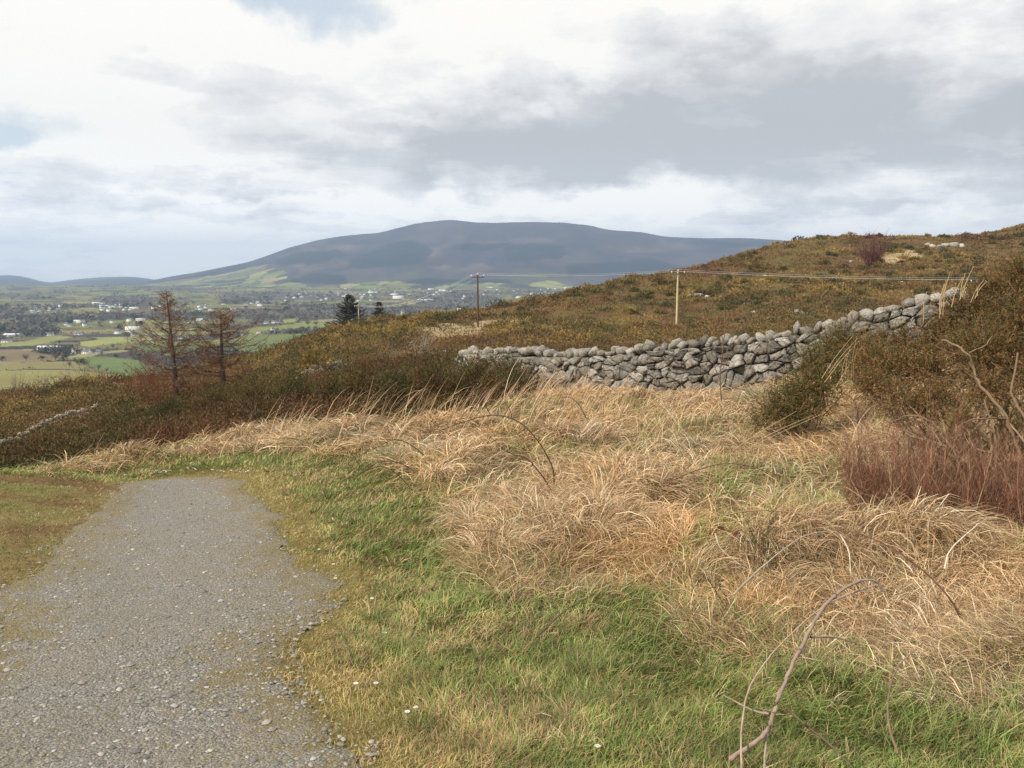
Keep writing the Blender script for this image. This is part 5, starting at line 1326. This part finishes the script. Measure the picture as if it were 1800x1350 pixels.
gorse('gorse_bush', 'leaning gorse bush standing alone in dead grass before the middle right of the wall',
      [(1482, 602, 11.6, 24), (1455, 618, 11.5, 26), (1430, 645, 11.4, 28), (1460, 665, 11.2, 26), (1420, 680, 11.2, 30), (1385, 700, 11.1, 30), (1445, 695, 11.0, 22), (1362, 722, 11, 28), (1395, 730, 10.9, 24), (1340, 742, 10.9, 20), (1478, 640, 11.3, 18), (1410, 715, 11, 24)],
      [(1385, 770), (1420, 765), (1440, 750)], 380, .04, [(.18, .115, .042), (.14, .115, .04), (.11, .105, .036), (.21, .12, .045), (.10, .065, .03)], (.16, .10, .06), .013)
gorse('gorse_bush', 'dark gorse bush growing between the leaning bush and the big one, against the wall',
      [(1525, 610, 13, 24), (1500, 625, 13, 22), (1545, 640, 12.6, 26), (1515, 655, 12.5, 22)], [(1520, 690), (1545, 690)], 420, .042, BROWNG, (.18, .12, .07), .012)
gorse('gorse_bush', 'small dark bush hiding part of the far left end of the long wall', [(872, 655, 25, 20), (893, 650, 25, 16), (850, 668, 24.5, 18), (905, 668, 24, 14)], [(875, 690)], 60, .09, [(.085, .07, .028), (.12, .075, .03), (.06, .06, .022)], (.12, .08, .05), .015)
gorse('gorse_bush', 'yellowish gorse bush in the dark heather above the ruined wall', [(548, 638, 43, 14), (565, 641, 43, 13), (533, 645, 43, 11), (580, 646, 43, 9)], [(555, 664)], 30, .13, [(.26, .17, .035), (.22, .15, .035), (.14, .11, .03), (.30, .20, .04)], (.12, .08, .05), .02)
gorse('gorse_sprig', 'green upright gorse sprig in the hollow in front of the dark red leaves', [(1357, 925, 5.2, 9), (1358, 950, 5.2, 10), (1350, 980, 5.1, 10), (1362, 905, 5.2, 6)], [(1352, 1000)], 1100, .016, [(.06, .085, .025), (.08, .09, .03)], (.10, .09, .05), .004, cat='gorse sprig')
gorse('gorse_sprig', 'smaller green gorse sprig leaning left of the upright one', [(1312, 918, 5.2, 6), (1322, 935, 5.2, 7), (1328, 952, 5.1, 7)], [(1334, 965)], 1100, .016, [(.06, .08, .025), (.08, .08, .03)], (.10, .09, .05), .004, cat='gorse sprig')
gorse('gorse_sprig', 'low brownish gorse sprig at the left edge of the lower tussock', [(1245, 1022, 4.3, 8), (1262, 1030, 4.3, 8), (1285, 1000, 4.4, 7)], [(1265, 1040)], 1000, .015, [(.09, .085, .03), (.12, .09, .03)], (.10, .09, .05), .004, cat='gorse sprig')

DKG = [(.10, .058, .030), (.12, .068, .032), (.075, .062, .028), (.14, .08, .035), (.065, .055, .024)]
for k_, (px, py, Y, s_, lb) in enumerate([(905, 690, 18.5, 20, 'dark brown bush against dead grass directly below the left part of the wall'), (835, 693, 17.5, 26, 'wide dark bush below the left end of the long wall'),
        (765, 690, 17.5, 25, 'dark bush standing behind the leaning dead stems'), (700, 700, 18, 24, 'dark maroon bush below the bare whitish shrub'), (640, 700, 19, 24, 'dark brown bush below the ruined wall'),
        (585, 712, 19, 20, 'lower dark bush below the left end of the ruined wall'), (520, 712, 22, 24, 'olive dark bush left of the bushes below the ruined wall'), (450, 722, 24, 22, 'dark bush midway between the ruined wall and the shorter larch'),
        (375, 735, 26, 24, 'dark green bush at the foot of the slope below the two larches'), (300, 745, 28, 20, 'dark bush straight below the taller larch')]):
    py -= 17; s_ *= 1.12
    gorse('scrub_bush', lb, [(px, py, Y, s_), (px - s_ * .8, py + 7, Y - .3, s_ * .7), (px + s_ * .85, py + 5, Y - .3, s_ * .75), (px + s_ * .1, py - s_ * .55, Y + .2, s_ * .55)], [(px, py + s_ * 1.8)], 130, .065,
          DKG if k_ % 3 else [(c_[0] * .8, c_[1] * 1.05, c_[2]) for c_ in DKG], (.13, .09, .06), .014, group='dark scrub bushes behind the dead grass', cat='bush')

def red_shrub():
    b = hit(1660, 925); root = empty_thing('bog_myrtle_shrub', b, 'dense reddish brown leafless twiggy shrub in front of the big gorse bush', 'shrub'); o = np.array(b)
    n = 640; px = rng.uniform(1500, 1900, n); py = 905 + 32 * np.sin((px - 1480) / 330 * math.pi) * rng.uniform(.3, 1, n); Y = np.interp(px, [1480, 1700, 1900], [6.1, 5.7, 5.6]) + rng.uniform(0, 1.0, n)
    X, _, _ = unproj(px, py, Y); top = np.interp(px, [1490, 1530, 1600, 1650, 1720, 1800, 1900], [800, 760, 735, 728, 760, 745, 740]); h = (py - top) * (.62 + .62 * fbm(px / 45, px * 0 + 3.3, 191, 2)) / FPX * Y * (.25 + .85 * rng.random(n) ** 1.5)
    ang = np.where(rng.random(n) < .5, rng.normal(math.pi, .8, n), rng.normal(0, .8, n)); ang = np.where(px < 1560, rng.normal(math.pi, .5, n), ang)
    colr = pick([(.20, .085, .055), (.25, .11, .065), (.13, .07, .045), (.32, .18, .11), (.16, .09, .06)], n, .18); pale = rng.random(n) < .05; colr[pale] = (.34, .25, .16)
    e0 = np.radians(rng.uniform(58, 86, n)); e1 = np.radians(rng.uniform(45, 100, n)); L = h * 1.12
    V, F, C_ = ribbons(np.stack([X, Y, H(X, Y)], -1), ang, e0, e1, L, rng.uniform(.003, .008, n), colr, 6, rng.normal(0, .5, n)); V1, F1, C1 = V - o, F, C_
    # side twigs start part way up each stem
    st = V.reshape(n, 7, 2, 3).mean(2); k = 24; idx = np.repeat(np.arange(n), k); q = rng.uniform(.25, 1, n * k) * 6; i0 = np.minimum(q.astype(int), 5); f = (q - i0)[:, None]
    rt = st[idx, i0] * (1 - f) + st[idx, i0 + 1] * f; N = len(rt)
    V2, F2, C2 = ribbons(rt, rng.random(N) * 6.283, np.radians(rng.uniform(25, 75, N)), np.radians(rng.uniform(50, 90, N)), rng.uniform(.06, .20, N), np.full(N, .0032), pick([(.19, .08, .05), (.22, .10, .06), (.15, .08, .05), (.30, .19, .12)], N, .2), 2)
    Gm = Geo()
    for i in rng.choice(n, 70, replace=False):
        P = st[i].copy() - o; P[1:] += rng.normal(0, .018, (6, 3)); Gm.tube(P, np.linspace(.006, .0022, 7) * rng.uniform(.7, 1.4), np.array([(.16, .08, .055), (.30, .21, .14), (.22, .12, .08)][rng.integers(3)]), 5)
    link('main_stems', Gm.build('main_stems', True), M_BARK, root)
    link('stems', np_mesh('stems', V1, F1, C1), M_SHRUB, root); link('twigs', np_mesh('twigs', V2 - o, F2, C2), M_SHRUB, root)
red_shrub()

def cane(name, label, cat, pts, r, col, thorns=0, side=(), kn=0.0, group=None, k=6):
    """an arching stem through measured points; its foot stands on the ground"""
    P = spline([P3(*p) for p in pts], 7); g = H(P[:, 0], P[:, 1]); P[:, 2] = np.maximum(P[:, 2], g + r * .5); o = P[0].copy()
    root = empty_thing(name, tuple(o), label, cat, group) if side or thorns else None
    G = Geo(); Pj = P + rng.normal(0, r * .13, P.shape); G.tube(Pj - o, np.linspace(r, r * .45, len(P)) * (1 + kn * np.sin(np.arange(len(P)) * 1.7)), np.array(col), k, .05)
    if root is None: return link(name, G.build(name, True), M_BARK, label=label, cat=cat, group=group, loc=tuple(o))
    if thorns:
        for _ in range(thorns):
            i = rng.integers(1, len(P) - 1); d = rv(1); d[2] += .3; q_ = P[i] - o
            if rng.random() < .45:
                l1, l2 = rv(1), rv(1); l1 *= .022 / np.linalg.norm(l1); l2 *= .012 / np.linalg.norm(l2); G.add([q_, q_ + l1 * .5 + l2, q_ + l1 * 1.2, q_ + l1 * .5 - l2], [(0, 1, 2, 3)], np.array([(.16, .07, .04), (.10, .09, .04), (.22, .13, .07)][rng.integers(3)]))
            twig_fan(G, P[i] - o, d, rng.uniform(.015, .06) * (1 + r * 40), r * .30, np.array(col) * 1.1, 0, 1)
    link('stem', G.build('stem', True), M_BARK, root)
    for s in side:
        Q = spline([P3(*p) for p in s], 5); G = Geo(); G.tube(Q - o, np.linspace(r * .55, r * .25, len(Q)), np.array(col) * 1.1, 5, .05); link('side_stem', G.build('side_stem', True), M_BARK, root)
DK = (.075, .042, .03); MD = (.15, .085, .055); GY_ = (.30, .245, .20)
B = 'bramble_cane'; BG = 'bramble canes arching out of the dead grass'
cane(B, 'longest dark bramble cane, arching left over the dead grass in the centre', 'bramble', [(974, 850, 8.4), (972, 825, 8.4), (958, 795, 8.4), (935, 762, 8.4), (905, 738, 8.5), (862, 730, 8.6), (815, 742, 8.7), (765, 760, 8.8)], .0085, DK, 26, [[(862, 730, 8.6), (855, 715, 8.6), (850, 702, 8.6)], [(900, 735, 8.5), (895, 718, 8.5), (884, 705, 8.5)]], group=BG)
cane(B, 'shorter dark bramble cane inside the longest arch', 'bramble', [(969, 862, 8.3), (950, 832, 8.3), (925, 806, 8.35), (890, 793, 8.4), (862, 768, 8.4)], .007, DK, 14, group=BG)
cane(B, 'dark bramble cane hooked above the green grass right of the path bend', 'bramble', [(725, 862, 8.4), (700, 835, 8.5), (672, 820, 8.6), (650, 825, 8.7), (612, 842, 8.8)], .006, DK, 10, group=BG)
cane(B, 'bramble cane curving low beneath the forked one', 'bramble', [(724, 825, 8.9), (700, 813, 9), (668, 812, 9), (640, 828, 9.1)], .006, DK, 8, group=BG)
cane(B, 'arched bramble cane with its tip pointing at the path', 'bramble', [(632, 818, 9.4), (618, 798, 9.5), (600, 785, 9.5), (575, 783, 9.6)], .006, DK, 8, group=BG)
cane(B, 'bramble cane bent over between the dead stems and the green verge', 'bramble', [(745, 800, 9.4), (722, 782, 9.5), (695, 773, 9.6), (665, 785, 9.7), (630, 803, 9.8)], .0065, DK, 10, [[(692, 785, 9.6), (688, 765, 9.6), (676, 750, 9.7)]], group=BG)
cane(B, 'thin dark bramble cane lying across the green grass left of the big tussock', 'bramble', [(900, 950, 6.2), (870, 935, 6.3), (830, 932, 6.4), (770, 924, 6.5)], .005, MD, 10, group=BG)
cane(B, 'brown bramble cane arching over the near right tussock', 'bramble', [(1690, 1088, 4.2), (1668, 1050, 4.2), (1625, 1005, 4.25), (1570, 965, 4.3), (1510, 938, 4.35), (1465, 932, 4.4)], .0058, MD, 10, group=BG)
cane(B, 'pale grey cane rising left from the low tussock and joining the brown arch', 'bramble', [(1290, 1045, 4.2), (1330, 1005, 4.25), (1385, 960, 4.3), (1420, 940, 4.35), (1465, 932, 4.4)], .0050, (.32, .27, .20), group=BG)
cane(B, 'thin brown cane running level above the upright gorse sprig', 'bramble', [(1275, 905, 5.3), (1330, 897, 5.3), (1400, 902, 5.2), (1460, 925, 5.1), (1530, 975, 5.0), (1590, 1040, 4.9)], .0055, (.30, .19, .11), 4, group=BG)
cane(B, 'dark thin cane low over the middle of the dead grass, right of the longest arch', 'bramble', [(1170, 850, 7.2), (1215, 830, 7.2), (1270, 815, 7.2), (1320, 820, 7.2), (1375, 838, 7.2)], .0055, MD, 8, group=BG)
cane(B, 'dark cane slanting up out of the green grass between the tussocks', 'bramble', [(945, 1118, 4.1), (985, 1080, 4.15), (1015, 1060, 4.2), (1045, 1045, 4.25)], .005, (.10, .08, .05), group=BG)
cane(B, 'small bramble cane before the foot of the wall', 'bramble', [(1035, 745, 13), (1020, 715, 13), (1005, 700, 13.1), (985, 697, 13.2)], .008, DK, 6, group=BG)
cane(B, 'dark cane hooking over dead grass beside the leaning gorse', 'bramble', [(1508, 745, 9), (1506, 715, 9), (1490, 695, 9.1), (1460, 688, 9.2)], .006, DK, 6, group=BG)
cane('dead_branch', 'thick fallen grey brown branch, dark at its crooked tip, near the bottom right', 'branch', [(1283, 1335, 2.75), (1320, 1310, 2.76), (1348, 1285, 2.78), (1366, 1235, 2.8), (1392, 1170, 2.85), (1425, 1105, 2.9), (1450, 1065, 2.95), (1480, 1038, 3.0), (1512, 1021, 3.05), (1540, 1022, 3.05), (1556, 1045, 3.05)], .0092, (.27, .20, .16), 16,
     [[(1540, 1028, 3.05), (1500, 1042, 3.05), (1455, 1060, 3.02)], [(1425, 1120, 2.9), (1465, 1120, 2.95), (1505, 1130, 3.0)], [(1352, 1255, 2.8), (1322, 1248, 2.85), (1272, 1222, 2.95)]], .06, k=8)
cane('dead_branch', 'thin pale curved branch crossing behind the thick fallen one', 'branch', [(1304, 1360, 2.65), (1303, 1290, 2.75), (1315, 1215, 2.85), (1345, 1165, 2.95), (1385, 1120, 3.05), (1440, 1072, 3.15), (1500, 1040, 3.2), (1545, 1028, 3.2)], .0042, (.36, .27, .19))
cane('dead_branch', 'dark thin branch lying right of the thick fallen one', 'branch', [(1385, 1248, 2.95), (1420, 1278, 2.9), (1455, 1305, 2.85), (1500, 1350, 2.75)], .006, (.13, .10, .06))
cane('dead_branch', 'thin brownish stem curving up at the lower right', 'branch', [(1578, 1325, 2.85), (1562, 1270, 2.95), (1563, 1215, 3.05), (1580, 1170, 3.1), (1612, 1140, 3.15)], .005, (.20, .13, .09))
cane('dead_branch', 'short grey stick standing below the thick branch', 'branch', [(1343, 1355, 2.7), (1345, 1320, 2.75), (1350, 1290, 2.8)], .005, (.30, .25, .20))
for pts, lb in [([(1160, 702, 10.2), (1185, 738, 10.2), (1224, 781, 10.2)], 'long whitish stalk leaning before the foot of the wall'), ([(1178, 770, 10), (1200, 793, 10)], 'short whitish stalk below the long one before the wall'),
                ([(1337, 760, 9.5), (1360, 778, 9.5), (1380, 802, 9.4)], 'bent white stalk below the leaning gorse'), ([(1257, 938, 5.2), (1268, 965, 5.2), (1300, 992, 5.2)], 'white split stalk beside the dark red leaves'),
                ([(1625, 935, 5.4), (1640, 905, 5.5), (1668, 868, 5.6)], 'bleached curved stick in front of the reddish shrub'), ([(1477, 940, 4.9), (1492, 970, 4.85), (1495, 1010, 4.8)], 'pale upright stalk under the brown arch'), ([(1660, 1000, 4.6), (1672, 965, 4.7), (1720, 920, 4.9)], 'pale bent stalk right of the bleached curved stick')]:
    cane('dead_stalk', lb, 'stalk', pts, .0055, (.62, .54, .42), group='pale dead stalks in the tussocks')
# thin sapling in front of the wall
def sapling():
    P = spline([P3(*p) for p in [(1268, 705, 15), (1266, 660, 15), (1271, 610, 15), (1275, 560, 15), (1270, 505, 15), (1268, 480, 15)]], 5); o = P[0].copy(); o[2] -= .1
    root = empty_thing('sapling', tuple(o), 'thin bare upright sapling standing in front of the stone wall', 'sapling')
    G = Geo(); G.tube(P - o, np.linspace(.013, .004, len(P)), (.15, .09, .06), 6); link('trunk', G.build('trunk', True), M_BARK, root)
    G = Geo()
    for pts in [[(1268, 640, 15), (1290, 590, 15), (1310, 545, 15), (1322, 505, 15)], [(1272, 600, 15), (1255, 550, 15), (1245, 520, 15)], [(1266, 670, 15), (1255, 640, 15), (1252, 610, 15)], [(1274, 575, 15), (1300, 570, 15), (1318, 572, 15)], [(1269, 650, 15), (1285, 622, 15), (1300, 600, 15)]]:
        Q = spline([P3(*p) for p in pts], 4); G.tube(Q - o, np.linspace(.008, .003, len(Q)), (.17, .11, .075), 4); [twig_fan(G, Q[rng.integers(3, len(Q))] - o, rv(1) + np.array([0, 0, .8]), .25, .003, np.array((.17, .11, .075)), 0) for _ in range(4)]
    link('branches', G.build('branches'), M_TWIG, root)
sapling()
def straw_spray(label, lst, Y, col=(.55, .42, .24)):
    G = Geo(); o = P3(*lst[0][0], Y)
    for a, b in lst:
        P = spline([P3(*a, Y), P3((a[0] + b[0]) / 2 - 3, (a[1] + b[1]) / 2, Y), P3(*b, Y)], 4); P[:, 0] += rng.normal(0, .01); G.tube(P - o, np.linspace(.0036, .002, len(P)), np.array(col) * rng.uniform(.8, 1.15), 4)
    root = empty_thing('straw_stems', tuple(o), label, 'dead stems', 'sprays of dead stems by the gorse'); link('stems', G.build('stems'), M_GRASS, root)
straw_spray('leftmost spray of tall straw stems rising from the big gorse bush', [((1650, 560), (1662, 492)), ((1655, 552), (1668, 490)), ((1660, 540), (1672, 478)), ((1650, 548), (1658, 500)), ((1624, 565), (1630, 512)), ((1655, 555), (1663, 525))], 8)
straw_spray('middle spray of tall straw stems rising from the big gorse bush', [((1672, 540), (1692, 487)), ((1690, 525), (1698, 480)), ((1692, 522), (1712, 468)), ((1695, 520), (1706, 492)), ((1688, 528), (1700, 505))], 8)
straw_spray('rightmost short spray of straw stems on the big gorse bush', [((1705, 532), (1728, 492)), ((1712, 525), (1733, 494)), ((1718, 520), (1724, 498))], 7.9)
straw_spray('fan of straw stems leaning left between the leaning gorse and the big one', [((1445, 665), (1500, 590)), ((1450, 672), (1510, 600)), ((1495, 672), (1505, 590)), ((1488, 660), (1498, 605)), ((1470, 680), (1522, 602)), ((1500, 668), (1506, 612)), ((1455, 655), (1505, 595)), ((1480, 668), (1490, 620))], 10.6)
straw_spray('long straw stems lying up to the right below the leaning gorse', [((1290, 790), (1400, 722)), ((1300, 782), (1395, 725)), ((1310, 790), (1450, 725)), ((1340, 770), (1430, 730))], 9.4)

# daisies, red leaves, white stones
def daisy(px, py, label):
    x, y, z = hit(px, py); s = .010; root = empty_thing('daisy', (x, y, z + .03), label, 'daisy', 'daisies in the verge'); G = Geo()
    for k in range(13):
        a = k * 6.283 / 13; d = np.array([math.cos(a), math.sin(a), .12]); w = np.array([-math.sin(a), math.cos(a), 0]) * s * .22
        G.add([d * s * .3 - w, d * s * .3 + w, d * s * 1.3 + w * .8, d * s * 1.3 - w * .8], [(0, 1, 2, 3)], (.82, .80, .78))
    link('petals', G.build('petals'), M_GRASS, root); G = Geo(); th = np.arange(8) * .785
    V = np.concatenate([np.stack([np.cos(th) * s * .42, np.sin(th) * s * .42, th * 0 + .001], -1), [[0, 0, s * .3]]]); G.add(V, [(i, (i + 1) % 8, 8) for i in range(8)], (.62, .45, .05)); link('flower_disc', G.build('flower_disc'), M_GRASS, root)
    G = Geo(); G.tube([(0, 0, -.035), (.003, 0, 0)], .0012, (.12, .18, .05), 4); link('stalk', G.build('stalk'), M_GRASS, root)
for px, py, lb in [(561, 972, 'daisy beside the path edge, farthest up the verge'), (586, 998, 'daisy just below the farthest one'), (590, 1024, 'daisy third from the top of the verge'), (654, 1061, 'large open daisy farther from the path than the three above it'),
                   (677, 1121, 'daisy in the broad leaved patch of the verge'), (626, 1213, 'daisy near the gravel tongue'), (661, 1213, 'daisy right of the one near the gravel tongue'), (716, 1263, 'daisy beside a long straw in the lower verge'),
                   (731, 1256, 'daisy close right of the one beside the straw'), (1051, 1327, 'daisy nearest the bottom edge, alone in green grass')]: daisy(px, py, lb)
def leaf(px, py, label, a):
    x, y, z = hit(px, py); G = Geo(); L = .045; P = [(-L, 0, 0), (-L * .3, -L * .5, .012), (L * .5, -L * .42, .010), (L, 0, 0), (L * .5, L * .42, .014), (-L * .3, L * .5, .012), (0, 0, -.004)]
    G.add(P, [(i, (i + 1) % 6, 6) for i in range(6)], (.13, .035, .025)); o = link('dead_leaf', G.build('dead_leaf'), M_GRASS, label=label, cat='leaf', group='dark red leaves', loc=(x, y, z + .14)); o.rotation_euler = (.7, .2, a)
leaf(1265, 965, 'dark red dead leaf on the left in the hollow', .3); leaf(1293, 972, 'dark red dead leaf on the right in the hollow', -.6)
def white_stones():
    n = 34; px = np.concatenate([rng.uniform(270, 345, 18), rng.uniform(372, 395, 8), rng.uniform(405, 440, 5), rng.uniform(210, 270, 3)]); py = np.interp(px, [200, 330, 440], [842, 829, 834]) + rng.normal(0, 1.2, n); V_, F_ = rock_mesh(77, 1, (1, .8, .6), 5); G = Geo()
    for i in range(n):
        x, y, z = hit(px[i], py[i]); G.add(V_ * rng.uniform(.008, .020) + np.array([x, y, z + .045]), F_, np.array((.55, .52, .46)) * rng.uniform(.8, 1.2))
    link('white_chippings', G.build('white_chippings'), M_TWIG, kind='stuff', label='row of small white stones along the far end of the path', cat='stones')
white_stones()
